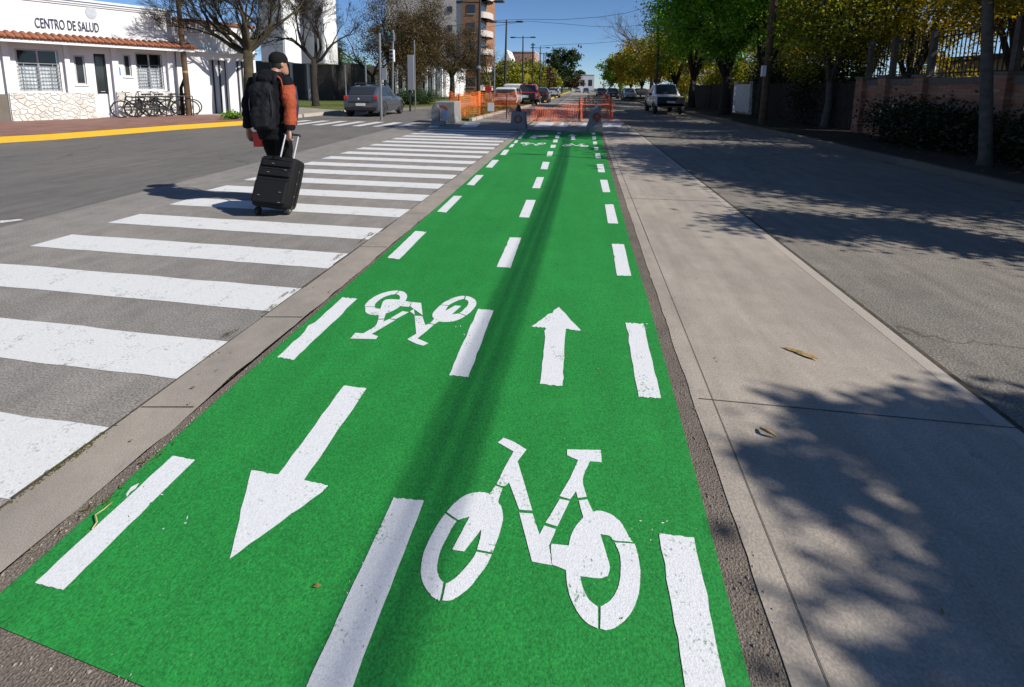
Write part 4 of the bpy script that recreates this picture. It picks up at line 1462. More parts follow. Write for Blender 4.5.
MB().tube(q, [.07, .06, .04], 8).build('shaft', 'bark_dark', st_, smooth=True)
p0 = G(236.5, 111.5, .15)
p1 = VY(231, 35, p0.y)
gp_ = thing('slim_post', 'slim pale post in front of the annex bays', 'pole', p0)
MB().tube([p0, p1], [.07, .06], 8).build('shaft', 'bark_grey', gp_, smooth='auto')

# double-arm street lamps on the median
lgrp = 'double arm lamps along the median'
def lamp(x_base, Y, x_top, y_top, label, arm=1.15, r=.125, orange=False):
    a = VY(x_base, 90, Y)
    b = VY(x_top, y_top, Y)
    t = thing('street_lamp', label, 'street lamp', (a.x, Y, .1), group=lgrp)
    top = Vector((b.x, Y, b.z))
    MB().tube([(a.x, Y, 0), (a.x, Y, 2.6), top + Vector((0, 0, .22))], [r * 1.15, r, r * .6], 10).build('shaft', 'metal_dark', t, smooth='auto')
    if orange:
        MB().tube([(a.x, Y, .1), (a.x, Y, 1.15)], r * 1.22, 10).build('orange_wrap', 'orange_post', t)
        MB().tube([(a.x, Y, 2.75), (a.x, Y, 2.95)], r * 1.3, 10).build('clamp', 'metal_grey', t)
    am = MB()
    am.tube([top + Vector((-arm, 0, .02)), top + Vector((0, 0, -.03)), top + Vector((arm, 0, .02))], .045, 6)
    am.build('arm', 'metal_dark', t)
    for s in (-1, 1):
        h = MB()
        c = top + Vector((s * (arm + .22), 0, .04))
        h.loft([[(c.x + s * dx, Y + w * sy, c.z + z) for sy, z in ((-1, 0), (-1, -.09), (1, -.09), (1, 0), (.6, .06), (-.6, .06))] for dx, w in ((-.34, .08), (-.1, .17), (.28, .15), (.36, .06))])
        o = h.build('lamp_head', 'metal_dark', t)
        MB().box(c.x - .15, c.x + .25, Y - .1, Y + .1, c.z - .115, c.z - .092).build('lens', 'grey_wall', o)
lamp(478.5, 31.6, 480.2, 2.2, 'nearest double lamp with an orange wrapped foot', 1.15, .13, True)
lamp(505, 46, 506.5, 22, 'second double lamp from the near end, clear against the sky')
lamp(522.5, 61, 523, 37.5, 'third double lamp, just left of the red pickup')
lamp(540, 80, 540.3, 47.8, 'fourth double lamp, right of the bare dark pole')
lamp(545, 97, 546, 53.5, 'fifth double lamp, short in the distance', .9)
tp0 = VY(533, 43, 70)
o = thing('utility_pole', 'bare dark pole standing between the double lamps', 'pole', (tp0.x, 70, .1))
MB().tube([(tp0.x, 70, 0), (tp0.x, 70, tp0.z)], [.14, .1], 10).build('shaft', 'metal_dark', o, smooth='auto')
MB().box(tp0.x - .35, tp0.x + .35, 69.9, 70.1, tp0.z - .35, tp0.z - .22).build('crossarm', 'metal_dark', o)
tp0 = VY(544, 53, 105)
o = thing('utility_pole', 'thin far pole before the round dark tree', 'pole', (tp0.x, 105, .1))
MB().tube([(tp0.x, 105, 0), (tp0.x, 105, tp0.z)], [.14, .1], 8).build('shaft', 'metal_dark', o, smooth='auto')

# wires over the avenue, one with hanging signals
def wire(pts, Y, label, r=.022):
    P = [VY(x, y, Y) for x, y in pts]
    out = []
    for i in range(len(P) - 1):
        for k in range(6):
            out.append(P[i].lerp(P[i + 1], k / 6))
    out.append(P[-1])
    return tag(MB().tube(out, r, 6).build('overhead_wire', 'metal_dark', smooth=True), label, 'cable', 'wires across the avenue')
wire([(430, 30), (480, 21), (527, 19.2), (560, 19.8), (600, 17), (626, 13), (657, 5)], 52, 'highest wire sagging across the avenue')
wire([(470, 30), (527, 21), (560, 23.5), (590, 26.2), (616, 27), (660, 24)], 60, 'middle wire sloping down to the right across the avenue')
wire([(540, 46), (560, 44.5), (590, 43.5), (622, 41), (650, 37)], 82, 'lower wire carrying the small hanging signals', .03)
sg = thing('hanging_signal', 'small pair of signals hanging from the lower wire', 'traffic light', VY(580, 46, 82))
for x in (578.6, 581):
    p = VY(x, 45.5 + (x - 578) * .4, 82)
    MB().box(p.x - .13, p.x + .13, 81.9, 82.1, p.z - .25, p.z + .15).build('signal_head', 'metal_dark', sg)
    MB().tube([(p.x, 82, p.z + .1), (p.x, 82, p.z + .45)], .03, 5).build('hanger', 'metal_dark', sg)

# ------------------------------------------------------------------ signs and signals at the left crossing
p0 = G(381.5, 120.5)
p1 = VY(379.5, 33, p0.y)
so = thing('sign_post', 'thin grey pole planted at the right side of the grey car', 'pole', p0)
MB().tube([p0 - Vector((0, 0, .05)), p1], [.055, .045], 10).build('shaft', 'metal_grey', so, smooth='auto')
a, b = VY(382, 68, p0.y), VY(385.5, 80, p0.y)
MB().box(a.x, b.x + .06, p0.y - .03, p0.y + .0, b.z, a.z).build('plate', 'shade_wall', so)
Yt = 27
p0 = VY(392.5, 100, Yt)
tl_ = thing('traffic_light', 'traffic light with pale housings above the clipped bush', 'traffic light', (p0.x, Yt, .1))
p1 = VY(393, 30, Yt)
MB().tube([(p0.x, Yt, .05), (p1.x, Yt, p1.z)], .06, 10).build('shaft', 'metal_grey', tl_, smooth='auto')
def sig(x, ya, yb, w, mt, nm):
    a, b = VY(x - w, ya, Yt), VY(x + w, yb, Yt)
    o = MB().box(a.x, b.x, Yt - .3, Yt - .08, b.z, a.z).build(nm, mt, tl_, bevel=.02)
    n = 3
    for i in range(n):
        z = b.z + (a.z - b.z) * (i + .5) / n
        MB().tube([((a.x + b.x) / 2, Yt - .305, z), ((a.x + b.x) / 2, Yt - .40, z)], min((b.x - a.x) * .36, .1), 10).build('visor', 'metal_dark', o)
sig(389, 32.5, 42.5, 1.9, plain('signal_green', (.03, .12, .09), .5), 'signal_head')
sig(394.5, 33, 41.5, 1.3, 'metal_grey', 'signal_head')
sig(393.5, 50, 62, 2.2, 'disc', 'pedestrian_signal')
MB().tube([VY(387, 36, Yt), VY(396, 36, Yt)], .03, 6).build('bracket', 'metal_grey', tl_)
Ys = 24.5
p0 = G(410, 109)
p0 = Vector((VY(409.8, 109, Ys).x, Ys, .1))
sb = thing('panel_sign', 'tall grey sign panel on a dark post beyond the crossing', 'sign', p0)
a, b = VY(407.6, 55, Ys), VY(414.5, 90, Ys)
MB().box(a.x, b.x, Ys - .06, Ys, b.z, a.z).build('panel', 'shade_wall', sb, bevel=.01)
MB().tube([(p0.x, Ys + .06, 0), (p0.x, Ys + .06, VY(411, 60, Ys).z)], .06, 8).build('post', 'metal_dark', sb, smooth='auto')
c = VY(414.2, 40, Ys + .1)
MB().tube([(c.x, Ys + .1, .0), (c.x, Ys + .1, c.z)], .04, 8).build('pale_post', 'metal_grey', sb, smooth='auto')
for (x, Y, lab, mt, nm) in ((487, 40, 'red octagonal sign beyond the orange netting', 'red_paint', 'stop_sign'), ):
    p = VY(x + 1.2, 88.8, Y)
    o = thing(nm, lab, 'sign', (p.x, Y, .1))
    MB().tube([(p.x, Y + .04, 0), (p.x, Y + .04, p.z)], .04, 8).build('post', 'metal_grey', o)
    MB().tube([(p.x, Y - .02, p.z), (p.x, Y + .01, p.z)], .33, 8).build('plate', plain('sign_red', (.5, .03, .03), .5), o)
p = VY(527.3, 76, 58)
o = thing('warning_sign', 'small yellow diamond sign beside the third double lamp', 'sign', (p.x, 58, .1))
MB().tube([(p.x, 58.04, 0), (p.x, 58.04, p.z)], .04, 8).build('post', 'metal_grey', o)
MB().obox((p.x, 58, p.z), (.62, .03, .62), Matrix.Rotation(R(45), 3, 'Y')).build('plate', plain('sign_yellow', (.7, .5, .02), .5), o)
for x, ytop, Y, lab in ((494.5, 63, 36, 'pale slim pole left of the white van'), (365.5, 63, 31, 'slim grey pole behind the grey car'), (345, 66, 34, 'slim pale post beside the green tree')):
    p = VY(x, ytop, Y)
    o = thing('slim_post', lab, 'pole', (p.x, Y, .1))
    MB().tube([(p.x, Y, 0), (p.x, Y, p.z)], .06, 8).build('shaft', 'metal_grey', o, smooth='auto')
    MB().tube([(p.x, Y, p.z), (p.x, Y, p.z + .06)], .075, 8).build('cap', 'metal_grey', o)

# ------------------------------------------------------------------ concrete barriers
def barrier(xl, xr, ybot, ytop, label, thick=.42, flare=.12, mark=None, rz=0.0, knob=False, slump=0):
    a, b = G(xl, ybot), G(xr, ybot)
    Y = (a.y + b.y) / 2
    a, b = VY(xl, ybot, Y), VY(xr, ybot, Y)
    zt = VY((xl + xr) / 2, ytop, Y).z
    w = b.x - a.x
    cx = (a.x + b.x) / 2
    t = thing('concrete_barrier', label, 'barrier', (cx, Y, 0), rz, 'concrete barriers closing the lane')
    rings = []
    for z, fx, fy in ((0, 0, 0), (.14, 0, 0), (zt * .45, flare * .75, flare * .6), (zt - .03, flare, flare), (zt, flare + .02, flare + .02)):
        hw, hd = w / 2 - fx * .8, thick / 2 + .1 - fy
        rings.append([(-hw + slump * z, -hd + .1, z), (hw, -hd + .1, z), (hw, hd + .1, z), (-hw + slump * z, hd + .1, z)])
    MB().loft(rings).build('block', 'barrier', t, world=False, bevel=.02)
    yf = -(thick / 2 - flare) - .004 + .0
    if mark:
        mx, mz, r1, r0 = mark
        mb = MB()
        n = 24
        for (ro, ri) in ((r1, r0),):
            vs, fs = [], []
            for i in range(n):
                an = 2 * math.pi * i / n
                for rr in (ro, ri):
                    x, z = mx + rr * math.cos(an), mz + rr * math.sin(an)
                    # follow the sloping face
                    zz = z / zt
                    fy = np.interp(z, [0, .14, zt * .45, zt], [0, 0, flare * .6, flare])
                    vs.append((x, -(thick / 2 + .1 - fy) + .1 - .004, z))
            fs = [(2 * i, 2 * ((i + 1) % n), 2 * ((i + 1) % n) + 1, 2 * i + 1) for i in range(n)]
            mb.add(vs, fs)
        mb.build('painted_ring', 'red_paint', t, world=False)
    if knob:
        MB().loft([[(math.cos(2 * math.pi * k / 10) * r - .02, math.sin(2 * math.pi * k / 10) * r + .1, z) for k in range(10)] for r, z in ((.10, zt - .01), (.09, zt + .1), (.05, zt + .2), (.02, zt + .24))]).build('lug', 'metal_dark', t, world=False, smooth='auto')
    return t, zt, w

tA, zA, wA = barrier(510.6, 526.3, 129.2, 111.5, 'middle concrete barrier with a dark lug on top and a red ring', .4, .05, (.01, .36, .14, .09), knob=True)
tB, zB, wB = barrier(586.5, 603, 131, 107.8, 'right concrete barrier, tapered, with a red drop shaped mark', .45, .13, (.05, .50, .14, .035))
MB().add([(.05 - .085, -(.225 + .1 - .085) + .095, .41), (.05 + .085, -(.225 + .1 - .085) + .095, .41), (.05, -(.225 + .1 - .055) + .095, .28)], [(0, 2, 1)]).build('painted_point', 'red_paint', tB, world=False)
MB().box(-.02, .08, .05, .15, zB, zB + .13).build('cap_block', 'disc', tB, world=False)
tC, zC, wC = barrier(437.5, 457.6, 122.4, 101.2, 'large square concrete barrier left of the netting with a red ring', .8, .03, (-.12, .44, .27, .19))
# leaning kerb slab in front of it
a = G(434.5, 125.2)
slb = thing('leaning_slab', 'rounded upright concrete slab leaning before the large barrier', 'barrier', (a.x + .05, a.y, 0), R(12))
pr = [(-.14, 0), (.14, 0), (.14, .55), (.12, .68), (.05, .78), (-.05, .78), (-.12, .7), (-.14, .55)]
MB().loft([[(x, y, z) for x, z in pr] for y in (-.13, .25)]).build('slab', 'barrier', slb, world=False, bevel=.02)
MB().box(-.16, .36, -.22, .2, 0, .16).build('foot_block', 'barrier', slb, world=False, bevel=.03)
c = VY(445, 115.4, a.y + .2)
ds = MB().tube([c + Vector((0, -.015, 0)), c + Vector((0, .015, 0))], (.17, .21), 18)
tag(ds.build('plastic_disc', 'disc', smooth='auto'), 'pale disc leaning against the large barrier', 'disc')

# ------------------------------------------------------------------ orange safety netting
def net(name, label, path, heights, seed, cell=.085, strand=.013, posts=(), sag=.08):
    rng = np.random.default_rng(seed)
    t = thing(name, label, 'netting', (path[0][0], path[0][1], 0), group='orange safety netting')
    P = [Vector((p[0], p[1], 0)) for p in path]
    L = [0]
    for i in range(1, len(P)):
        L.append(L[-1] + (P[i] - P[i - 1]).length)
    def at(s):
        for i in range(1, len(P)):
            if s <= L[i] or i == len(P) - 1:
                u = (s - L[i - 1]) / (L[i] - L[i - 1])
                q = P[i - 1].lerp(P[i], u)
                h = heights[i - 1] + (heights[i] - heights[i - 1]) * u
                h -= sag * math.sin(math.pi * min(1, max(0, u))) * (1 + .4 * math.sin(7 * u + seed))
                return q, h
    ns = int(L[-1] / cell)
    base = [at(L[-1] * i / ns) for i in range(ns + 1)]
    ph = rng.uniform(0, 6, 4)
    def pt(i, v):
        q, h = base[i]
        s = L[-1] * i / ns
        wv = .08 * math.sin(2.1 * s + ph[0] + 2 * v) + .06 * math.sin(5.3 * s + ph[1] + 4 * v) + .03 * math.sin(11 * s + ph[2] - 5 * v)
        return Vector((q.x + wv * .5, q.y + wv, .03 + (h - .03) * v * (1 + .05 * math.sin(4.3 * s + ph[3]))))
    mb = MB()
    nv = 11
    for j in range(nv + 1):
        v = j / nv
        w = strand * (1.6 if j in (0, nv) else 1) / 2
        for i in range(ns):
            a, b = pt(i, v), pt(i + 1, v)
            mb.add([a - Vector((0, 0, w)), b - Vector((0, 0, w)), b + Vector((0, 0, w)), a + Vector((0, 0, w))], [(0, 1, 2, 3)])
    for i in range(ns + 1):
        tdir = (base[min(ns, i + 1)][0] - base[max(0, i - 1)][0]).normalized() * strand / 2
        for j in range(nv):
            a, b = pt(i, j / nv), pt(i, (j + 1) / nv)
            mb.add([a - tdir, a + tdir, b + tdir, b - tdir], [(0, 1, 2, 3)])
    mb.build('mesh', 'orange_net', t)
    for (px, py, h) in posts:
        MB().tube([(px, py, 0), (px, py, h)], .022, 6).build('post', 'bark_dark', t)
    return t
def gx(x, y):
    p = G(x, y)
    return (p.x, p.y)
n1 = [gx(452, 119.5), gx(458, 121.5), gx(478, 118.5), gx(507, 113.5)]
Yn = n1[0][1]
net('safety_netting', 'long orange netting fence left of the middle barrier', [gx(450, 112), gx(459, 119.5), gx(481, 117), gx(506.5, 119)], [1.12, 1.12, 1.05, 1.02], 1, posts=[(*gx(459, 119.5), 1.15), (*gx(506.5, 119), 1.12), (*gx(481, 117), 1.1)])
net('safety_netting', 'far side of the orange netting round the median end', [gx(450, 112), gx(480, 107.5), gx(520, 107.5)], [1.12, 1.1, 1.1], 5, posts=[(*gx(450, 112), 1.2), (*gx(520, 107.5), 1.2)])
net('safety_netting', 'low transparent orange netting across the road between two barriers', [gx(507, 119), gx(530, 122), gx(560, 122), gx(579, 122)], [.98, .72, .68, .95], 2, cell=.10, strand=.014, posts=[(*gx(579, 122), 1.05)], sag=.1)
net('safety_netting', 'crumpled orange netting by the right barrier', [gx(579.5, 122), gx(586, 115), gx(600, 112), gx(610, 112)], [.98, 1.0, 1.15, 1.2], 3, cell=.07, strand=.022, posts=[(*gx(610, 112), 1.3)])
net('safety_netting', 'torn end of orange netting hanging right of the right barrier', [gx(601, 116), gx(610, 118), gx(612, 121)], [1.15, 1.1, .7], 4, cell=.06, strand=.022, posts=[(*gx(610.5, 118), 1.2)])
rl0, rl1 = G(579, 121), G(614, 120)
o = MB().tube([(rl0.x, rl0.y, .72), (rl1.x, rl1.y, .72)], .03, 6).build('barrier_rail', 'red_paint')
tag(o, 'thin horizontal rail behind the right barrier', 'rail')
p = G(468, 118)
o = thing('white_notice', 'small white plate fixed to the long netting fence', 'plate', (p.x, p.y - .5, 0))
c = VY(488.5 - 0, 103.2, 18.6)
c = VY(491, 107, 19.0)
MB().box(c.x - .14, c.x + .14, 18.95, 18.97, c.z - .18, c.z + .18).build('plate', 'white_wall', o)

# ------------------------------------------------------------------ vehicles
def car(name, label, cat, loc, rz, L, Wd, st, paint_m, lights='rear', windows=((2, 3), ), wheel_r=.31, axles=(.17, .82), roof=None, front_glass=None, rear_glass=None, plate=True, dark_low=True, group=None, rack=False):
    """st: stations along the length (t, z_bot, z_mid, z_belt, z_top, w_belt, w_top); front at +y"""
    t = thing(name, label, cat, loc, rz, group)
    hw = Wd / 2
    ring = []
    for (u, zb, zm, zl, zt, wl, wt) in st:
        y = -L / 2 + u * L
        half = [(hw * wl * .90, zb), (hw * wl * 1.0, zb + (zm - zb) * .5), (hw * wl * 1.01, zm), (hw * wl * .96, zl), (hw * wt, zt - .05), (hw * wt * .82, zt)]
        r = [(x, y, z) for x, z in half] + [(-x, y, z) for x, z in reversed(half)]
        ring.append(r)
    MB().loft(ring).build('body', paint_m, t, smooth='auto', world=False, angle=32)
    def lerp(a, b, k):
        return Vector(a).lerp(Vector(b), k)
    nP = len(ring[0])
    gm = []
    for s in (0, 1):
        for (i, j) in windows:
            k3, k4 = (3, 4) if s == 0 else (nP - 4, nP - 5)
            a, b, c, d = ring[i][k3], ring[j][k3], ring[j][k4], ring[i][k4]
            ctr = (Vector(a) + Vector(b) + Vector(c) + Vector(d)) / 4
            q = [ctr.lerp(Vector(p), .86) for p in (a, b, c, d)]
            off = Vector((.014 * (1 if s == 0 else -1), 0, .004))
            mb = MB().add([p + off for p in q], [(0, 1, 2, 3) if s == 0 else (3, 2, 1, 0)])
            mb.build('side_window', 'glass', t, world=False)
    def screen(i, j, nm):
        a, b = ring[i], ring[j]
        q = [a[4], a[nP - 5], b[nP - 5], b[4]]
        ctr = sum((Vector(p) for p in q), Vector()) / 4
        q2 = [ctr.lerp(Vector(p), .88) for p in q]
        nrm = (q2[1] - q2[0]).cross(q2[3] - q2[0]).normalized()
        if nrm.z < 0:
            nrm = -nrm
        # sit above the crown of the body
        q3 = [p + nrm * .055 for p in q2]
        mb = MB().add(q2 + q3, [(4, 5, 6, 7), (0, 1, 5, 4), (1, 2, 6, 5), (2, 3, 7, 6), (3, 0, 4, 7)])
        mb.build(nm, 'glass', t, world=False)
    if front_glass:
        screen(*front_glass, 'windscreen')
    if rear_glass:
        screen(*rear_glass, 'rear_window')
    for u in axles:
        y = -L / 2 + u * L
        for s in (-1, 1):
            x = s * (hw - .10)
            tm = MB()
            prof = [(-.10, wheel_r * .62), (-.10, wheel_r * .93), (-.06, wheel_r), (.06, wheel_r), (.10, wheel_r * .93), (.10, wheel_r * .62)]
            tm.loft([[(x + dx, y + r * math.cos(2 * math.pi * k / 20), wheel_r + r * math.sin(2 * math.pi * k / 20)) for k in range(20)] for dx, r in prof])
            w = tm.build('wheel', 'tyre', t, smooth='auto', world=False)
            xo = x + s * .085
            rm = MB()
            for k in range(5):
                an = 2 * math.pi * k / 5
                rm.obox((xo, y + .5 * wheel_r * .62 * math.cos(an), wheel_r + .5 * wheel_r * .62 * math.sin(an)), (.03, wheel_r * .62, .07), Matrix.Rotation(an, 3, 'X'))
            rm.ring((xo, y, wheel_r), wheel_r * .66, wheel_r * .56, (1, 0, 0), .02)
            rm.build('rim', 'rim', w, world=False)
            ar = MB()
            n = 14
            ar.tube([(s * (hw + .004) * .985, y + (wheel_r + .07) * math.cos(math.pi * k / n), wheel_r + (wheel_r + .07) * math.sin(math.pi * k / n)) for k in range(n + 1)], .028, 6)
            ar.build('wheel_arch', 'black_plastic', t, world=False)
    yb, yf = -L / 2, L / 2
    zm = st[0][2]
    r0, rN = ring[0], ring[-1]
    for s in (-1, 1):
        MB().box(min(s * hw * .68, s * hw * .90), max(s * hw * .68, s * hw * .90), yb - .02, yb + .12, st[0][3] - .12, st[0][3] + .06).build('tail_light', M['tail_red'], t, world=False, bevel=.015)
        MB().box(min(s * hw * .55, s * hw * .88), max(s * hw * .55, s * hw * .88), yf - .12, yf + .02, st[-1][3] - .20, st[-1][3] - .05).build('headlight', 'lens', t, world=False, bevel=.015)
        MB().obox((s * (hw + .07), yb + L * .66, st[len(st) // 2][3] + .07), (.16, .1, .12), Matrix.Identity(3)).build('mirror', 'black_plastic', t, world=False, bevel=.02)
    MB().box(-hw * .86, hw * .86, yb - .05, yb + .1, st[0][1] + .0, st[0][1] + .16).build('rear_bumper', 'black_plastic', t, world=False, bevel=.02)
    MB().box(-hw * .86, hw * .86, yf - .1, yf + .05, st[-1][1] + .0, st[-1][1] + .18).build('front_bumper', 'black_plastic', t, world=False, bevel=.02)
    MB().box(-hw * .42, hw * .42, yf - .05, yf + .025, st[-1][3] - .22, st[-1][3] - .06).build('grille', 'black_plastic', t, world=False)
    MB().box(-.22, .22, yb - .055, yb - .03, st[0][1] + .22, st[0][1] + .34).build('number_plate', 'white_wall', t, world=False)
    MB().box(-.22, .22, yf + .03, yf + .06, st[-1][1] + .2, st[-1][1] + .31).build('number_plate', 'white_wall', t, world=False)
    return t


M['tail_red'] = plain('tail_light_red', (.45, .02, .02), .25, coat=.5)
M['lens'] = plain('headlight_lens', (.55, .56, .58), .15, coat=.5)
M['car_grey'] = plain('slate_grey_car_paint', (.075, .088, .115), .3, .3, var=.03, coat=1.0)
M['car_white'] = plain('white_car_paint', (.62, .62, .63), .3, var=.03, coat=.8)
M['car_silver'] = plain('silver_car_paint', (.38, .42, .46), .3, .5, var=.03, coat=1.0)
M['car_black'] = plain('black_car_paint', (.012, .012, .014), .25, var=.03, coat=1.0)
M['car_red'] = plain('red_car_paint', (.42, .02, .015), .3, var=.03, coat=1.0)
M['car_blue'] = plain('dark_blue_car_paint', (.015, .02, .04), .25, var=.03, coat=1.0)
hatch = [(0, .30, .55, .92, .97, .90, .74), (.02, .26, .56, .95, 1.02, .95, .76), (.13, .22, .58, .95, 1.42, .99, .74), (.34, .2, .58, .94, 1.49, 1, .74), (.55, .2, .58, .93, 1.46, 1, .72),
         (.74, .2, .58, .92, .97, 1, .80), (.90, .22, .55, .84, .89, .97, .8), (.98, .26, .5, .72, .77, .9, .74), (1, .3, .48, .66, .70, .84, .7)]
van = [(0, .32, .6, .98, 1.62, .97, .84), (.03, .28, .6, 1.0, 1.74, .99, .84), (.3, .25, .6, 1.0, 1.8, 1, .84), (.62, .25, .6, 1.0, 1.74, 1, .82), (.80, .25, .6, 1.0, 1.06, 1, .82), (.94, .28, .55, .9, .95, .97, .8), (1, .32, .5, .76, .80, .88, .76)]
pick = [(0, .42, .7, 1.02, 1.06, .95, .86), (.02, .40, .7, 1.03, 1.08, .98, .88), (.36, .40, .7, 1.04, 1.10, 1, .88), (.40, .40, .7, 1.04, 1.70, 1, .78), (.58, .40, .7, 1.04, 1.74, 1, .76),
        (.72, .40, .7, 1.04, 1.12, 1, .84), (.93, .42, .7, 1.0, 1.05, .98, .84), (1, .46, .66, .92, .97, .93, .8)]
# grey hatchback at the crossing
pl, pr_ = G(341.5, 118.8), G(377.5, 119.0)
c1 = car('parked_car', 'slate grey hatchback seen from behind on the crossing, roof bars on top', 'car', ((pl.x + pr_.x) / 2 - .62, 19.3 + 1.95, 0), R(3), 3.6, 1.80, hatch, 'car_grey', windows=((2, 3), (3, 4)), front_glass=(5, 4), rear_glass=(1, 2))
rk_ = MB()
for s in (-1, 1):
    rk_.tube([(s * .58, -1.1, 1.50), (s * .58, -1.05, 1.56), (s * .58, .2, 1.56), (s * .58, .25, 1.47)], .022, 6)
for y in (-.8, -.05):
    rk_.box(-.62, .62, y - .03, y + .03, 1.57, 1.61)
rk_.build('roof_rack', 'black_plastic', c1, world=False)
MB().box(-.50, .50, -2.06, -2.0, .66, .74).build('handle_trim', 'black_plastic', c1, world=False)
MB().ell((0, -2.04, .84), (.05, .02, .05)).build('round_badge', 'chrome', c1, world=False)
# pickup facing the camera
pk = VY(670, 110, 27)
pp = G(671, 114.6)
c2 = car('parked_car', 'white pickup with dark grille parked facing the camera at the right kerb', 'pickup', (pp.x - .08, pp.y + 2.2, 0), R(180), 4.7, 1.62, pick, 'car_white', windows=((3, 4),), front_glass=(5, 4), rear_glass=(2, 3), wheel_r=.34)
MB().box(-.74, .74, 2.33, 2.40, .50, 1.0).build('wide_grille', 'black_plastic', c2, world=False)
def gcar(name, label, cat, x, y, rz, L, Wd, st, mt, **k):
    p = G(x, y)
    return car(name, label, cat, (p.x, p.y + L / 2, 0), R(rz), L, Wd, st, mt, **k)
hk = dict(windows=((2, 3), (3, 4)), front_glass=(5, 4), rear_glass=(1, 2))
vk = dict(windows=((1, 2), (2, 3)), front_glass=(4, 3))
gcar('parked_car', 'silver car facing the camera beyond the pickup', 'car', 630.5, 100.8, 180, 4.0, 1.55, hatch, 'car_silver', **hk)
gcar('parked_car', 'black car parked in the shade left of the silver car', 'car', 613, 99, 180, 4.1, 1.7, hatch, 'car_black', **hk)
gcar('parked_car', 'dark blue car at the far right kerb under the green trees', 'car', 602, 97, 180, 4.1, 1.75, hatch, 'car_blue', **hk)
gcar('parked_car', 'black car under the trees right of the silver car', 'car', 643, 100.5, 180, 4.2, 1.7, hatch, 'car_black', **hk)
gcar('parked_car', 'white van with a dark rear window behind the orange netting', 'van', 505.5, 106.5, 0, 4.4, 1.8, [(u, a, b, c * .86, d * .82, e, f_) for u, a, b, c, d, e, f_ in van], 'car_white', **vk, rear_glass=None)
wv = bpy.context.scene.objects[-1]
vn = [o for o in COL.objects if o.get('category') == 'van'][-1]
MB().box(-.70, .70, -2.25, -2.205, .90, 1.28).build('rear_window', 'glass', vn, world=False, bevel=.02)
gcar('parked_car', 'tall white minibus standing beyond the white van', 'minibus', 512, 102, 0, 4.8, 1.9, [(u, a, b, c * 1.02, d * 1.02, e, f_) for u, a, b, c, d, e, f_ in van], 'car_white', **vk)
c3 = gcar('parked_car', 'red pickup with black tailgate at the end of the median', 'pickup', 525.3, 105.3, 0, 4.7, 1.75, pick, 'car_red', windows=((3, 4),), front_glass=(5, 4), rear_glass=(2, 3), wheel_r=.34)
MB().box(-.74, .74, -2.42, -2.36, .55, 1.0).build('tailgate', 'black_plastic', c3, world=False)
MB().box(-.25, .25, -2.46, -2.43, .62, .82).build('rear_plate', 'disc', c3, world=False)
gcar('parked_car', 'black car beside the red pickup', 'car', 539, 103.2, 0, 4.1, 1.75, hatch, 'car_black', **hk)
gcar('parked_car', 'small white car far down the avenue', 'car', 577.5, 93.0, 180, 4.0, 1.7, hatch, 'car_silver', **hk)
gcar('parked_car', 'small dark car far down the avenue', 'car', 586, 93.2, 180, 4.0, 1.7, hatch, 'car_black', **hk)
gcar('parked_car', 'pale car parked far along the median', 'car', 553.5, 97.8, 0, 4.0, 1.7, hatch, 'car_white', **hk)

# ------------------------------------------------------------------ bicycles at the clinic
def make_bike(loc, rz, label, lean=0.0):
    t = thing('bicycle', label, 'bicycle', loc, rz, 'black bicycles parked at the clinic')
    t.rotation_euler = (lean, 0, rz)
    wb, r = .52, .33
    for s in (-1, 1):
        w = MB().ring((s * wb, 0, r), r, r - .048, (0, 1, 0), .024, 24).build('wheel', 'tyre', t, world=False, smooth=True)
        sp_ = MB()
        for k in range(10):
            an = 2 * math.pi * k / 10
            sp_.tube([(s * wb, .02, r), (s * wb + (r - .03) * math.cos(an), 0, r + (r - .03) * math.sin(an))], .003, 3)
        sp_.tube([(s * wb, -.04, r), (s * wb, .04, r)], .03, 8)
        sp_.build('spokes', 'metal_grey', w, world=False)
    bb, sc_, hd, fk = (-.08, 0, .28), (-.22, 0, .74), (.36, 0, .80), (wb, 0, r)
    fm = MB()
    for a, b, rr in ((bb, sc_, .026), (sc_, hd, .026), (bb, (.38, 0, .70), .030), (hd, (.39, 0, .66), .028), (bb, (-wb, .05, r), .012), (sc_, (-wb, .05, r), .011)):
        fm.tube([a, b], rr, 7)
    fm.build('frame', 'black_plastic', t, world=False, smooth='auto')
    MB().tube([(.39, 0, .66), (.42, 0, .55), fk], [.02, .017, .012], 7).build('fork', 'black_plastic', t, world=False)
    MB().tube([sc_, (-.25, 0, .86)], .015, 6).build('seat_post', 'metal_grey', t, world=False)
    MB().loft([[(x, w * math.cos(2 * math.pi * k / 8), .88 + h * math.sin(2 * math.pi * k / 8)) for k in range(8)] for x, w, h in ((-.40, .03, .02), (-.36, .085, .035), (-.24, .06, .035), (-.10, .022, .02))]).build('saddle', 'black_plastic', t, world=False, smooth=True)
    MB().tube([(.34, -.29, .98), (.40, -.2, .97), (.37, 0, .93), (.40, .2, .97), (.34, .29, .98)], .014, 6).build('handlebar', 'black_plastic', t, world=False, smooth=True)
    MB().tube([(.36, 0, .80), (.365, 0, .94)], .015, 6).build('stem', 'black_plastic', t, world=False)
    cr = MB().ring((-.08, .045, .28), .09, .07, (0, 1, 0), .006, 16)
    cr.tube([(-.08, .05, .28), (.03, .06, .15)], .01, 5)
    cr.tube([(-.08, -.05, .28), (-.19, -.06, .41)], .01, 5)
    cr.build('crank', 'metal_dark', t, world=False)
    return t
FB = math.atan2(-FD.y, -FD.x)
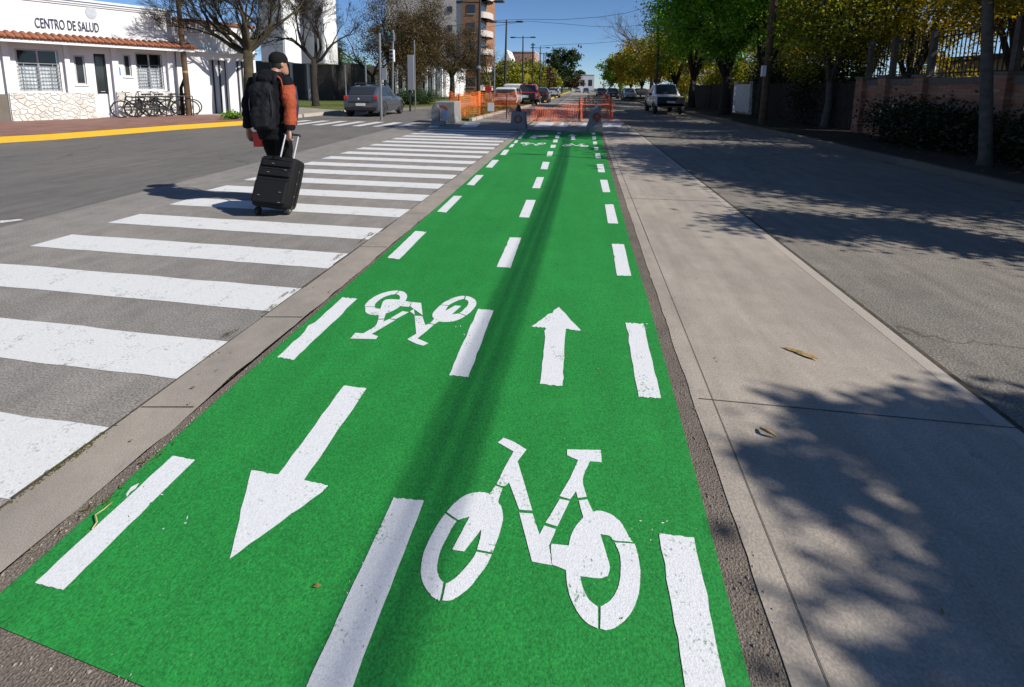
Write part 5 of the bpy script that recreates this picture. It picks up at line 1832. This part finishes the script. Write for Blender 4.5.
spots = [(139, 117.3, 6, 'black bicycle nearest the clinic door, its whole front wheel in view'), (153, 116.6, -9, 'second black bicycle from the clinic door, below the wide window'),
         (166, 115.8, 8, 'middle black bicycle of the row under the wide window'), (179, 115.0, -6, 'black bicycle just left of the crooked stake'), (194, 113.6, 5, 'black bicycle beyond the wooden pole')]
b1_ = None
for i, (x, y, a, lab) in enumerate(spots):
    q = G(x, y, .15)
    if b1_ is None:
        c = b1_ = make_bike((q.x, q.y, .15), 0, lab)
    else:
        c = copy_tree(b1_)
    c.location = (q.x, q.y, .15)
    c.rotation_euler = (R(4 if i % 2 else -5), 0, FB + R(a))
    c['label'] = lab
ra, rb = f(131, 115), f(186, 112)
rk2 = thing('bike_rack', 'low black metal rack holding the bicycles', 'rack', (*fworld(FX + .9, ra.y, 0).xy, .15), -FA)
mb = MB()
Lr = rb.y - ra.y
mb.tube([(0, 0, .80), (0, Lr, .80)], .022, 6)
for k in range(3):
    mb.tube([(0, Lr * k / 2, 0), (0, Lr * k / 2, .80)], .018, 6)
mb.build('rack_frame', 'metal_dark', rk2, world=False)

# ------------------------------------------------------------------ litter and weeds
q = G(800, 352, .012)
rng = np.random.default_rng(5)
dl = thing('dry_leaf_sprig', 'dry brown leaf sprig lying on the pale concrete slab', 'leaf', q)
lf = MB()
for (px, py, a, l, w) in ((793, 349.5, .2, .06, .012), (803, 353, .35, .075, .020), (810, 355, -.1, .05, .016)):
    c = G(px, py, .02)
    ca, sa = math.cos(a + .4), math.sin(a + .4)
    def T(u, v, z):
        return (c.x + ca * u + sa * v, c.y - sa * u + ca * v, .012 + z)
    lf.add([T(-l, 0, .002), T(-l * .3, w, .006), T(l * .4, w * .8, .008), T(l, 0, .004), T(l * .4, -w * .8, .006), T(-l * .3, -w, .004), T(0, 0, .002)], [(0, 1, 6), (1, 2, 6), (2, 3, 6), (3, 4, 6), (4, 5, 6), (5, 0, 6)])
lf.build('blades', plain('dry_leaf', (.38, .25, .09), .8, var=.4, scale=40), dl, smooth=False)
st2 = MB().tube([G(787, 348.5, .013), G(797, 351, .015), G(806, 353.5, .015)], .0025, 5)
st2.build('stalk', 'bark', dl)
q = [G(760, 428, .018), G(766, 430.5, .03), G(771, 432.5, .03), G(777, 436.5, .018)]
tag(MB().tube(q, [.004, .007, .007, .003], 6).build('curled_leaf', plain('curled_leaf', (.30, .19, .07), .8), smooth=True), 'small curled dry leaf on the slab by the transverse joint', 'leaf')
lt = MB()
n = 0
def leaf_at(x, y, z, s):
    a = random.uniform(0, 6.28)
    ca, sa = math.cos(a), math.sin(a)
    def T(u, v, zz):
        return (x + ca * u - sa * v, y + sa * u + ca * v, z + zz)
    lt.add([T(-s, 0, .002), T(0, s * .45, .004 + s * .2), T(s, 0, .002), T(0, -s * .4, .003)], [(0, 3, 1), (1, 3, 2)])
for i in range(170):
    leaf_at(random.uniform(-1.5, 6.2), random.uniform(1.0, 14), .013, random.uniform(.003, .014))
for i in range(260):
    leaf_at(KERB_R - abs(random.gauss(0, .12)) - .02, random.uniform(3, 30), .006, random.uniform(.015, .04))
for i in range(500):
    leaf_at(random.uniform(KERB_R + .2, 8.9), random.uniform(5, 30), .13, random.uniform(.015, .045))
for i in range(40):
    leaf_at(random.uniform(-1.88, -1.62), random.uniform(.8, 6), .018, random.uniform(.005, .012))
stuff(lt.build('fallen_leaves', plain('fallen_leaves', (.20, .13, .04), .85, var=.5, scale=3)), 'scattered small dry leaves on the right road and verge', 'leaf litter')
wd = MB()
def tuft(x, y, n, h):
    for i in range(n):
        a = random.uniform(0, 6.28)
        r = abs(random.gauss(0, .016))
        px, py = x + r * math.cos(a) * .5, y + r * math.sin(a) * 2.2
        l = h * random.uniform(.4, 1.2)
        b = random.uniform(0, 6.28)
        dx, dy = math.cos(b) * l * .9, math.sin(b) * l * .9
        wd.add([(px - dy * .12, py + dx * .12, .008), (px + dy * .12, py - dx * .12, .008), (px + dx * .6, py + dy * .6, .008 + l * .55), (px + dx, py + dy, .008 + l * .5)], [(0, 1, 2), (0, 2, 3)])
for (x, y) in ((91, 443), (85, 452), (60, 470), (46, 478), (272, 309), (284, 297), (339, 257), (372, 234), (366, 239), (230, 380 - 45)):
    p = G(x, y)
    for k in range(3):
        tuft(p.x + random.gauss(0, .012), p.y + random.gauss(0, .03), 22, .014)
for i in range(26):
    y0 = random.uniform(.9, 9)
    tuft(XK(y0) + random.gauss(0, .006), y0, random.randint(2, 10), .014)
for i in range(60):
    y0 = random.uniform(1.5, 12)
    tuft(XJ(y0) - .005, y0, random.randint(4, 14), .012)
for (x, y) in ((146, 463), (158, 459), (88, 513), (112, 500)):
    p = G(x, y)
    for k in range(2):
        tuft(p.x, p.y, 8, .02)
stuff(wd.build('weeds', foliage('dry_weeds', [(.10, .09, .025), (.07, .085, .02), (.16, .12, .05)], .2)), 'dry grass tufts growing in the pavement joints', 'weeds')
twig = MB().tube([G(92, 529, .016), G(97, 522, .02), G(95, 515, .02), G(104, 509, .022), G(112, 502, .016)], .0025, 5)
tag(twig.build('straw', plain('straw', (.42, .33, .16), .8), smooth=True), 'thin dry straw lying by the left dash at the lane edge', 'straw')
# grass blades on the lawns
def inside(x, y, poly):
    c_ = False
    for i_ in range(len(poly)):
        (xa, ya), (xb, yb) = poly[i_][:2], poly[i_ - 1][:2]
        if (ya > y) != (yb > y) and x < (xb - xa) * (y - ya) / (yb - ya) + xa:
            c_ = not c_
    return c_
lawn_poly = [in2[3], in3[0], in3[1], in3[2], in3[3], (-60, 300), (-60, 28), (-16, 24)]
gr = MB()
for i in range(9000):
    x, y = random.uniform(-8.4, -4.5), random.uniform(18.4, 30)
    if random.random() < .5:
        x, y = random.uniform(-17, -9.7), random.uniform(24.5, 34)
    if not (inside(x, y, med) or inside(x, y, lawn_poly)):
        continue
    h = random.uniform(.04, .13)
    a = random.uniform(0, 6.28)
    gr.add([(x - .02 * math.cos(a), y - .02 * math.sin(a), .1), (x + .02 * math.cos(a), y + .02 * math.sin(a), .1), (x + random.gauss(0, .03), y + random.gauss(0, .03), .1 + h)], [(0, 1, 2)])
stuff(gr.build('lawn_grass', foliage('lawn_grass_blades', [(.10, .14, .02), (.16, .16, .03), (.08, .12, .015), (.22, .17, .05)], .3)), 'short mixed grass on the median and the far lawn', 'grass')

# ------------------------------------------------------------------ people
def fuse(objs_mb, name, mat, parent, voxel, smooth=6, factor=.5):
    o = objs_mb.build(name, mat, parent, world=False, smooth=True)
    r = o.modifiers.new('fuse', 'REMESH')
    r.mode = 'VOXEL'
    r.voxel_size = voxel
    r.use_smooth_shade = True
    s = o.modifiers.new('smooth', 'SMOOTH')
    s.factor = factor
    s.iterations = smooth
    return o


def oval(c, rx, ry, n=18, tilt=None, sq=0.0):
    c = Vector(c)
    out = []
    for k in range(n):
        a = 2 * math.pi * k / n
        x, y = math.cos(a), math.sin(a)
        p = Vector((x * rx, y * ry, 0))
        if tilt:
            p = tilt @ p
        out.append(c + p)
    return out


TEX = bpy.data.textures.new('cloth_folds', 'CLOUDS')
TEX.noise_scale = .13
TEX.noise_depth = 3
TEX2 = bpy.data.textures.new('fine_folds', 'CLOUDS')
TEX2.noise_scale = .07
TEX2.noise_depth = 2


def wrinkle(o, strength, tex=None, sub=0):
    if sub:
        md = o.modifiers.new('subdivide', 'SUBSURF')
        md.levels = md.render_levels = sub
    md = o.modifiers.new('folds', 'DISPLACE')
    md.texture = tex or TEX
    md.strength = strength
    md.mid_level = .5
    md.texture_coords = 'LOCAL'
    return o


SKIN = plain('skin', (.36, .19, .125), .5, var=.06, scale=20)
CLOTH_BLACK = plain('black_jacket_cloth', (.0045, .0055, .008), .95, spec=.2, var=.25, scale=14, bump=.35, bscale=25)
CLOTH_ORANGE = plain('orange_sleeve_cloth', (.30, .050, .014), .8, var=.12, scale=14, bump=.35, bscale=30)
CLOTH_TROUSER = plain('black_trousers', (.004, .004, .005), .9, spec=.2, var=.2, scale=14)
CLOTH_PACK = plain('backpack_nylon', (.0045, .0055, .0085), .8, spec=.25, var=.3, scale=18, bump=.4, bscale=22)

man_p = G(268.5, 203)
man = thing('person', 'person in a black jacket with orange sleeve walking away pulling a suitcase', 'person', (man_p.x + .13, man_p.y + .0, 0), R(11))
V = Vector
# joints (x right, y forward, z up), height about 1.84 with cap and shoes
hipL, hipR = V((-.10, 0, .96)), V((.10, 0, .96))
kneeL, kneeR = V((-.11, .24, .53)), V((.11, .02, .51))
ankL, ankR = V((-.11, .30, .10)), V((.11, -.26, .15))
shL, shR = V((-.18, .0, 1.49)), V((.18, -.01, 1.49))
elL, elR = V((-.265, -.03, 1.19)), V((.235, -.05, 1.19))
wrL, wrR = V((-.315, .03, .93)), V((.235, -.10, .925))
headc = V((.06, .115, 1.70))
HR = Matrix.Rotation(R(-36), 3, 'Z') @ Matrix.Rotation(R(4), 3, 'X')
def hp(x, y, z):
    return headc + HR @ V((x, y, z))
body = MB()
# torso core under the clothes, neck, limbs
body.loft([oval((0, 0, .86), .15, .10), oval((0, 0, 1.0), .16, .11), oval((0, 0, 1.15), .14, .10), oval((0, .0, 1.35), .17, .11), oval((0, .0, 1.48), .15, .09), oval((.01, .02, 1.54), .07, .065), oval((.03, .06, 1.6), .058, .06), oval((.055, .10, 1.68), .055, .058)])
for h_, k_, a_ in ((hipL, kneeL, ankL), (hipR, kneeR, ankR)):
    body.tube([h_, h_.lerp(k_, .5), k_, k_.lerp(a_, .35), a_], [.085, .075, .055, .055, .038], 12)
for s_, e_, w_ in ((shL, elL, wrL), (shR, elR, wrR)):
    body.tube([s_, s_.lerp(e_, .5), e_, e_.lerp(w_, .4), w_], [.055, .048, .042, .04, .028], 12)
# head
rings = []
for z, rx, ry, oy in ((-.135, .030, .032, .055), (-.125, .046, .05, .045), (-.10, .056, .070, .030), (-.06, .066, .084, .012), (-.02, .073, .092, .002), (.02, .077, .097, -.003), (.06, .076, .096, -.006), (.09, .068, .085, -.008), (.115, .045, .057, -.008), (.125, .02, .025, -.008)):
    rings.append([hp(math.cos(2 * math.pi * k / 20) * rx, oy + math.sin(2 * math.pi * k / 20) * ry, z) for k in range(20)])
body.loft(rings)
# nose, brow, lips, chin, ears
body.loft([[hp(x * w, .088 + d * (1 if k else 1), z) for k, x in enumerate((-1, 1, 0))] for z, w, d in ((.012, .008, 0), (-.012, .011, .014), (-.036, .016, .026), (-.046, .014, .010))])
body.ell(hp(0, .086, -.075), (.024, .012, .009), 10, 7, HR)
body.ell(hp(0, .085, .022), (.05, .012, .010), 10, 7, HR)
for s in (-1, 1):
    body.ell(hp(s * .078, -.006, -.012), (.010, .021, .033), 10, 7, HR)
# hands: palm, four bent fingers and a thumb
def hand(mb, wr, fwd, side, curl, spread=.0):
    """fwd: direction of the fingers; side: direction of the thumb edge; palm normal closes the fingers"""
    fwd = fwd.normalized()
    side = (side - fwd * side.dot(fwd)).normalized()
    nrm = fwd.cross(side).normalized()
    B = Matrix((side, fwd, nrm)).transposed()
    kn = wr + fwd * .095
    mb.loft([[wr + fwd * d + side * (x * w) + nrm * (y * t_) for x, y in ((1, .5), (.6, 1), (-.6, 1), (-1, .5), (-1, -.5), (-.6, -1), (.6, -1), (1, -.5))] for d, w, t_ in ((-.02, .026, .02), (.02, .034, .019), (.06, .043, .017), (.095, .042, .013))])
    for i, (off, ln) in enumerate(((.032, .072), (.011, .080), (-.011, .076), (-.031, .060))):
        p = kn + side * off - fwd * .012
        d = fwd.copy()
        pts = [p]
        for j, sgm in enumerate((.45, .32, .25)):
            ang = curl * (1.0 if j else .7)
            d = (Matrix.Rotation(ang, 3, side) @ d)
            p = p + d * ln * sgm
            pts.append(p.copy())
        mb.tube(pts, [.0098, .0094, .0088, .0074], 8)
    p = wr + fwd * .03 + side * .03
    d = (fwd * .75 + side * .75).normalized()
    pts = [p, p + d * .035]
    d = (Matrix.Rotation(curl * .5, 3, side) @ (fwd * .95 + side * .2)).normalized()
    pts.append(pts[-1] + d * .03)
    pts.append(pts[-1] + d * .024)
    mb.tube(pts, [.014, .0115, .0105, .008], 8)
HAND_R = V((.255, -.135, .835))
hand(body, wrL + V((0, .01, -.02)), V((.02, .18, -1)), V((.25, 1, .1)), R(-16))
hand(body, wrR + V((-.002, -.01, -.02)), V((-.06, -.22, -1)), V((-1, .55, 0)), R(-62))
fuse(body, 'body', SKIN, man, .0062, 4)
# eyes
for s in (-1, 1):
    MB().ell(hp(s * .031, .083, -.002), (.013, .010, .008), 10, 7, HR).build('eye', plain('eye_dark', (.05, .035, .03), .2), man, world=False, smooth=True)
# hair and cap
hair = MB()
rings = []
for z, rx, ry, oy in ((-.085, .050, .030, -.060), (-.06, .069, .060, -.036), (-.02, .0765, .085, -.014), (.02, .080, .092, -.010), (.05, .080, .095, -.010)):
    rings.append([hp(math.cos(2 * math.pi * k / 20) * rx, oy + math.sin(2 * math.pi * k / 20) * ry * (1 if math.sin(2 * math.pi * k / 20) < 0 else .45), z) for k in range(20)])
hair.loft(rings)
hair.build('hair', plain('dark_hair', (.012, .009, .008), .6), man, world=False, smooth=True)
cap = MB()
rings = []
for z, rx, ry in ((.015, .090, .108), (.03, .092, .110), (.065, .091, .108), (.10, .080, .095), (.128, .056, .068), (.142, .025, .03), (.145, .004, .004)):
    rings.append([hp(math.cos(2 * math.pi * k / 24) * rx, -.006 + math.sin(2 * math.pi * k / 24) * ry, z - .004 * math.sin(2 * math.pi * k / 24)) for k in range(24)])
cap.loft(rings)
cp_o = cap.build('cap', plain('black_cap_cloth', (.006, .006, .007), .9, spec=.2, var=.15, scale=30), man, world=False, smooth='auto')
br = MB()
up_, dn_ = [], []
for k in range(13):
    a = math.pi * (k / 12)
    for lst, dz in ((up_, .0), (dn_, -.008)):
        lst.append((hp(math.cos(a) * .080, .065 + math.sin(a) * .03, .024 + dz), hp(math.cos(a) * .078, .075 + math.sin(a) * .105, .010 + dz - .012 * math.cos(a) ** 2)))
vs = [p for q in up_ for p in q] + [p for q in dn_ for p in q]
n2 = 26
fs = []
for k in range(12):
    fs += [(2 * k, 2 * k + 1, 2 * k + 3, 2 * k + 2), (n2 + 2 * k + 2, n2 + 2 * k + 3, n2 + 2 * k + 1, n2 + 2 * k), (2 * k + 1, n2 + 2 * k + 1, n2 + 2 * k + 3, 2 * k + 3)]
br.add(vs, fs).build('brim', plain('cap_brim', (.02, .02, .022), .8), cp_o, world=False, smooth='auto')
MB().ell(hp(0, -.006, .142), (.008, .008, .005), 8, 5).build('button', plain('cap_button', (.03, .03, .03), .7), cp_o, world=False)
# jacket: trunk, hood, dark left sleeve, dark right shoulder
jk = MB()
jk.loft([oval((0, .0, .86), .165, .13), oval((0, .0, .90), .18, .14), oval((0, .0, 1.0), .182, .145), oval((0, .0, 1.18), .178, .14), oval((0, .0, 1.35), .185, .14), oval((0, .0, 1.47), .175, .125), oval((.005, .01, 1.535), .135, .11), oval((.015, .03, 1.575), .095, .095), oval((.025, .05, 1.60), .083, .086)])
def sleeve(mb, s_, e_, w_, r0=.084, r1=.070, r2=.053, t0=0.0, t1=1.0):
    pts = [s_ + V((-.05 if s_.x > 0 else .05, 0, -.01)), s_, s_.lerp(e_, .45), e_, e_.lerp(w_, .5), w_.lerp(e_, .04)]
    mb.tube(pts, [r0 * .9, r0, r0 * .92, r1, r1 * .86, r2], 16)
sleeve(jk, shL, elL, wrL)
jk.tube([shR + V((-.06, 0, -.01)), shR, shR.lerp(elR, .22)], [.08, .087, .084], 16)
jk.ell((.02, -.06, 1.56), (.14, .085, .07), 16, 9)      # folded hood
jk.ell((.0, -.125, 1.50), (.10, .05, .07), 16, 9)
jk.ell((wrL.x, wrL.y, wrL.z + .02), (.05, .05, .03))
wrinkle(fuse(jk, 'jacket', CLOTH_BLACK, man, .011, 5), .045)
os_ = MB()
pts = [shR.lerp(elR, .16), shR.lerp(elR, .5), elR + V((.004, -.004, 0)), elR.lerp(wrR, .5), wrR.lerp(elR, .16)]
rr = [.089, .084, .077, .069, .060]
fine, fr_ = [], []
for i in range(len(pts) - 1):
    for k in range(6):
        t_ = k / 6
        fine.append(pts[i].lerp(pts[i + 1], t_))
        fr_.append((rr[i] + (rr[i + 1] - rr[i]) * t_) * (1 + .02 * math.sin((i * 6 + k) * 1.3)))
fine.append(pts[-1])
fr_.append(rr[-1])
os_.tube(fine, fr_, 18)
wrinkle(os_.build('sleeve', CLOTH_ORANGE, man, world=False, smooth=True), .05, TEX, 2)['label'] = 'orange right sleeve'
cf = MB().tube([wrR.lerp(elR, .2), wrR.lerp(elR, .08), wrR.lerp(elR, -.02)], [.062, .064, .052], 16)
cf.build('cuff', CLOTH_BLACK, man, world=False, smooth='auto')
# thin orange piping over the shoulder
MB().tube([V((.09, -.10, 1.56)), V((.13, -.10, 1.55)), V((.165, -.09, 1.51)), V((.18, -.095, 1.43)), V((.18, -.10, 1.36))], .010, 6).build('strap_piping', CLOTH_ORANGE, man, world=False, smooth=True)
# side stripe dark navy on sleeve
MB().tube([shR.lerp(elR, .2) + V((.074, .04, 0)), elR + V((.062, .04, 0)), wrR.lerp(elR, .2) + V((.045, .035, 0))], (.012, .026), 6).build('sleeve_stripe', plain('navy_stripe', (.012, .016, .05), .8), man, world=False, smooth=True)
# trousers and shoes
tr = MB()
tr.loft([oval((0, 0, .80), .175, .125), oval((0, 0, .92), .178, .13), oval((0, 0, 1.02), .165, .125)])
for h_, k_, a_ in ((hipL, kneeL, ankL), (hipR, kneeR, ankR)):
    tr.tube([h_ + V((0, 0, .02)), h_.lerp(k_, .3), h_.lerp(k_, .7), k_, k_.lerp(a_, .4), a_ + V((0, 0, -.01))], [.10, .105, .09, .078, .076, .072], 16)
wrinkle(fuse(tr, 'trousers', CLOTH_TROUSER, man, .011, 4), .035)
for a_, tilt, nm in ((ankL, R(4), 'shoe'), (ankR, R(-38), 'shoe')):
    T = Matrix.Rotation(tilt, 3, 'X')
    o_ = V((a_.x, a_.y, a_.z))
    rg = []
    for y, w, h in ((-.085, .028, .05), (-.06, .038, .085), (0, .042, .09), (.07, .046, .065), (.13, .048, .05), (.17, .035, .035), (.185, .015, .02)):
        rg.append([o_ + T @ V((math.cos(2 * math.pi * k / 12) * w, y, -.095 + max(0.0, h * .5 + h * .55 * math.sin(2 * math.pi * k / 12)))) for k in range(12)])
    MB().loft(rg).build(nm, plain('black_shoe_leather', (.02, .02, .02), .5), man, world=False, smooth='auto')

# backpack hangs on the man's back: a thing of its own
bp = thing('backpack', 'black backpack worn on the back of the walking person', 'backpack', man.location.copy(), man.rotation_euler.z)
bm = MB()
def bring(z, w, d, y0, sq=.75):
    out = []
    for k in range(24):
        a = 2 * math.pi * k / 24
        c_, s_ = math.cos(a), math.sin(a)
        x = math.copysign(abs(c_) ** sq, c_) * w * .88
        y = math.copysign(abs(s_) ** sq, s_) * d
        out.append((x - .01, y0 + y, z))
    return out
bm.loft([bring(.93, .12, .06, -.19), bring(.95, .13, .075, -.185), bring(1.05, .142, .088, -.19), bring(1.2, .145, .088, -.19), bring(1.33, .14, .082, -.19), bring(1.42, .145, .08, -.20), bring(1.47, .11, .05, -.175), bring(1.485, .05, .02, -.165)])
wrinkle(bm.build('pack', CLOTH_PACK, bp, world=False, smooth=True), .065, TEX, 3)
pk_ = MB()
pk_.loft([[(x * .85, y - .06, z) for x, y, z in bring(zz, w, d, -.195)] for zz, w, d in ((.96, .10, .03), (.98, .125, .05), (1.1, .135, .06), (1.18, .13, .045), (1.21, .10, .02))])
wrinkle(pk_.build('front_pocket', CLOTH_PACK, bp, world=False, smooth=True), .05, TEX, 3)
zp = MB()
zp.tube([(-.13, -.25, 1.10), (-.135, -.25, 1.25), (-.11, -.245, 1.38), (-.05, -.235, 1.445), (.03, -.235, 1.445), (.10, -.245, 1.38), (.125, -.25, 1.25), (.12, -.25, 1.10)], .005, 5)
zp.build('zip', 'black_plastic', bp, world=False)
for s in (-1, 1):
    MB().tube([V((s * .10, -.16, 1.46)), V((s * .115, -.11, 1.575)), V((s * .125, .0, 1.585)), V((s * .14, .13, 1.5)), V((s * .15, .16, 1.35)), V((s * .175, .05, 1.1)), V((s * .16, -.13, 1.0))], (.012, .03), 8).build('shoulder_strap', CLOTH_PACK, bp, world=False, smooth=True)
MB().tube([(-.05, -.165, 1.47), (-.04, -.17, 1.52), (.03, -.17, 1.52), (.04, -.165, 1.47)], .009, 6).build('grab_handle', CLOTH_PACK, bp, world=False, smooth=True)

# small red pouch dangling from the pack at the left hip
rp = thing('red_pouch', 'flat red pouch hanging behind the left hand of the walking person', 'pouch', man.location.copy(), man.rotation_euler.z)
MB().loft([[(-.165 + x * .05, -.05 + y * .02, z) for x, y in ((-1, -1), (1, -1), (1, 1), (-1, 1))] for z in (.71, .73, .86, .89)]).build('pouch', plain('red_cloth', (.55, .035, .02), .6), rp, world=False, bevel=.01)
MB().tube([(-.165, -.05, .885), (-.16, -.06, 1.0)], .006, 5).build('cord', 'black_plastic', rp, world=False)

# ------------------------------------------------------------------ suitcase
wa, wb_ = G(264, 216), G(289, 214.3)
ctr = (wa + wb_) / 2
yawc = math.atan2(wb_.y - wa.y, wb_.x - wa.x)
yawc = R(13)
sc0 = thing('suitcase', 'black soft two wheeled suitcase tilted and pulled by the walking person', 'suitcase', (ctr.x - .05, ctr.y + .01, 0), yawc)
tilt = R(-20)
TT = Matrix.Rotation(tilt, 3, 'X') @ Matrix.Rotation(R(7), 3, 'Y')
def cs(x, y, z):
    return TT @ V((x, y, z)) + V((0, 0, .045))
sw, sd, sh = .195, .15, .60
CASE = plain('suitcase_nylon', (.004, .004, .005), .8, spec=.3, var=.2, scale=20, bump=.2, bscale=80)
def rr_ring(z, w, d, k=.045, n=5):
    out = []
    for cx_, cy_, a0 in ((w - k, d - k, 0), (-w + k, d - k, 90), (-w + k, -d + k, 180), (w - k, -d + k, 270)):
        for i in range(n):
            a = R(a0 + 90 * i / (n - 1))
            out.append(cs(cx_ + k * math.cos(a), cy_ + k * math.sin(a), z))
    return out
MB().loft([rr_ring(.03, sw - .03, sd - .03), rr_ring(.045, sw - .008, sd - .008), rr_ring(.08, sw, sd), rr_ring(.35, sw + .004, sd + .006), rr_ring(sh - .05, sw, sd), rr_ring(sh - .015, sw - .008, sd - .01), rr_ring(sh, sw - .03, sd - .035)]).build('shell', CASE, sc0, world=False, smooth='auto', angle=50)
def pocket(z0, z1, w, d, nm):
    y = -sd
    rg = []
    for z, q in ((z0, .0), (z0 + .012, 1), (z1 - .02, 1.0), (z1, .0)):
        ww = w - (0 if q else .015)
        rg.append([cs(ww, y + .012, z), cs(ww, y - d * q * .8, z), cs(ww - .02, y - d * q, z), cs(-ww + .02, y - d * q, z), cs(-ww, y - d * q * .8, z), cs(-ww, y + .012, z)])
    return MB().loft(rg).build(nm, CASE, sc0, world=False, bevel=.006)
pocket(.07, .335, sw - .02, .045, 'large_pocket')
pocket(.365, .455, sw - .025, .03, 'middle_pocket')
pocket(.475, .56, sw - .03, .022, 'top_pocket')
zz = MB()
for z, d in ((.335, .03), (.455, .02), (.56, .016), (.35, .004)):
    zz.tube([cs(-sw + .02, -sd - d, z), cs(sw - .02, -sd - d, z)], .005, 5)
zz.tube([cs(sw + .007, -.03, .05), cs(sw + .01, -.03, .3), cs(sw + .007, -.03, sh - .03)], .005, 5)
zz.tube([cs(sw + .007, .05, .05), cs(sw + .01, .05, .3), cs(sw + .007, .05, sh - .03)], .005, 5)
zz.build('zips', 'metal_dark', sc0, world=False)
for (x, z, d) in ((-.03, .51, .028), (-.06, .41, .036), (.12, .45, .036), (-.10, .15, .05), (.115, .20, .05), (.13, .09, .05)):
    MB().obox(cs(x, -sd - d, z), (.026, .006, .008), TT).build('zip_pull', 'metal_grey', sc0, world=False)
for z in (.18, .32, .46):
    MB().obox(cs(sw + .012, -.03, z), (.006, .008, .022), TT).build('zip_pull', 'metal_grey', sc0, world=False)
MB().tube([cs(-.05, -sd - .01, sh - .03), cs(-.045, -sd - .04, sh - .015), cs(.035, -sd - .04, sh - .015), cs(.04, -sd - .01, sh - .03)], .009, 6).build('carry_handle', CASE, sc0, world=False, smooth=True)
for s in (-1, 1):
    w_ = MB().tube([V((s * (sw - .035) - .022, .0, .048)), V((s * (sw - .035) + .022, .0, .048))], .048, 16).build('wheel', 'tyre', sc0, world=False, smooth='auto', bevel=.006)
    MB().tube([V((s * (sw - .035) + s * .024, 0, .048)), V((s * (sw - .035) + s * .027, 0, .048))], .022, 12).build('hub', 'metal_grey', w_, world=False)
    MB().obox(cs(s * (sw - .035), .02, .06), (.07, .08, .05), TT).build('wheel_housing', 'black_plastic', sc0, world=False, bevel=.01)
hb = MB()
for s in (-1, 1):
    hb.tube([cs(s * .075, .06, sh - .04), cs(s * .075, .06, sh + .30)], .0085, 8)
hb.build('handle_rods', 'chrome', sc0, world=False, smooth='auto')
MB().tube([cs(-.095, .06, sh + .29), cs(-.085, .06, sh + .305), cs(.085, .06, sh + .305), cs(.095, .06, sh + .29)], .014, 8).build('handle_grip', 'black_plastic', sc0, world=False, smooth='auto')

# ------------------------------------------------------------------ far pedestrian beside the pickup
fp = VY(652.5, 108, 33)
wk = thing('person', 'small distant person in a white shirt standing left of the pickup', 'person', (fp.x - .05, 33, 0), R(170))
fb_ = MB()
fb_.loft([oval((0, 0, .88), .14, .10), oval((0, 0, 1.05), .14, .1), oval((0, 0, 1.35), .19, .11), oval((0, 0, 1.45), .13, .08), oval((0, 0, 1.52), .055, .055), oval((0, .01, 1.56), .06, .07), oval((0, .01, 1.64), .075, .09), oval((0, 0, 1.72), .06, .07), oval((0, 0, 1.75), .02, .03)])
for s in (-1, 1):
    fb_.tube([(s * .09, 0, .92), (s * .1, .02, .5), (s * .1, -.02, .06)], [.09, .06, .045], 10)
    fb_.tube([(s * .19, 0, 1.42), (s * .25, -.02, 1.15), (s * .24, .06, .9)], [.055, .045, .03], 10)
    fb_.ell((s * .1, .05, .04), (.045, .12, .04))
    fb_.ell((s * .24, .07, .84), (.03, .025, .07))
fb_.ell((0, .10, 1.62), (.015, .02, .02))
fuse(fb_, 'body', SKIN, wk, .016, 3)
ts = MB()
ts.loft([oval((0, 0, .85), .17, .125), oval((0, 0, 1.05), .165, .12), oval((0, 0, 1.35), .21, .13), oval((0, 0, 1.47), .14, .1)])
for s in (-1, 1):
    ts.tube([(s * .17, 0, 1.42), (s * .24, -.01, 1.18)], [.075, .065], 10)
fuse(ts, 'shirt', plain('white_shirt', (.75, .75, .76), .8), wk, .018, 3)
tt = MB()
for s in (-1, 1):
    tt.tube([(s * .085, 0, .93), (s * .1, .02, .5), (s * .1, -.02, .1)], [.105, .08, .065], 10)
fuse(tt, 'trousers', CLOTH_TROUSER, wk, .018, 3)
MB().loft([oval((0, -.005, z), a_, b_) for z, a_, b_ in ((1.64, .08, .092), (1.70, .075, .085), (1.75, .045, .05), (1.765, .01, .01))]).build('hair', plain('far_hair', (.015, .012, .01), .7), wk, world=False, smooth=True)

# ------------------------------------------------------------------ light and sky
world = bpy.data.worlds.new('World')
scene.world = world
world.use_nodes = True
wn = world.node_tree
bg = wn.nodes['Background']
sky = wn.nodes.new('ShaderNodeTexSky')
sky.sky_type = 'NISHITA'
sky.sun_disc = False
to_sun = Vector((0.98, -0.185, 0)).normalized()
SUN_EL = R(36.5)
sky.sun_elevation = SUN_EL
sky.sun_rotation = math.atan2(to_sun.x, to_sun.y)
sky.altitude = 100
sky.air_density = 0.75
sky.dust_density = 0.05
sky.ozone_density = 7.0
wn.links.new(sky.outputs[0], bg.inputs[0])
bg.inputs[1].default_value = 0.088
sun = bpy.data.lights.new('sun', 'SUN')
sun.energy = 5.0
sun.angle = R(0.45)
sun.color = (1.0, 0.95, 0.87)
sun_o = bpy.data.objects.new('sun', sun)
COL.objects.link(sun_o)
sun_o.rotation_euler = (to_sun * math.cos(SUN_EL) + Vector((0, 0, math.sin(SUN_EL)))).to_track_quat('Z', 'Y').to_euler()
scene.view_settings.view_transform = 'Standard'
scene.view_settings.look = 'None'
scene.view_settings.exposure = 0.33
scene.view_settings.gamma = 1
scene.render.engine = 'CYCLES'
scene.cycles.max_bounces = 6
scene.cycles.transparent_max_bounces = 8
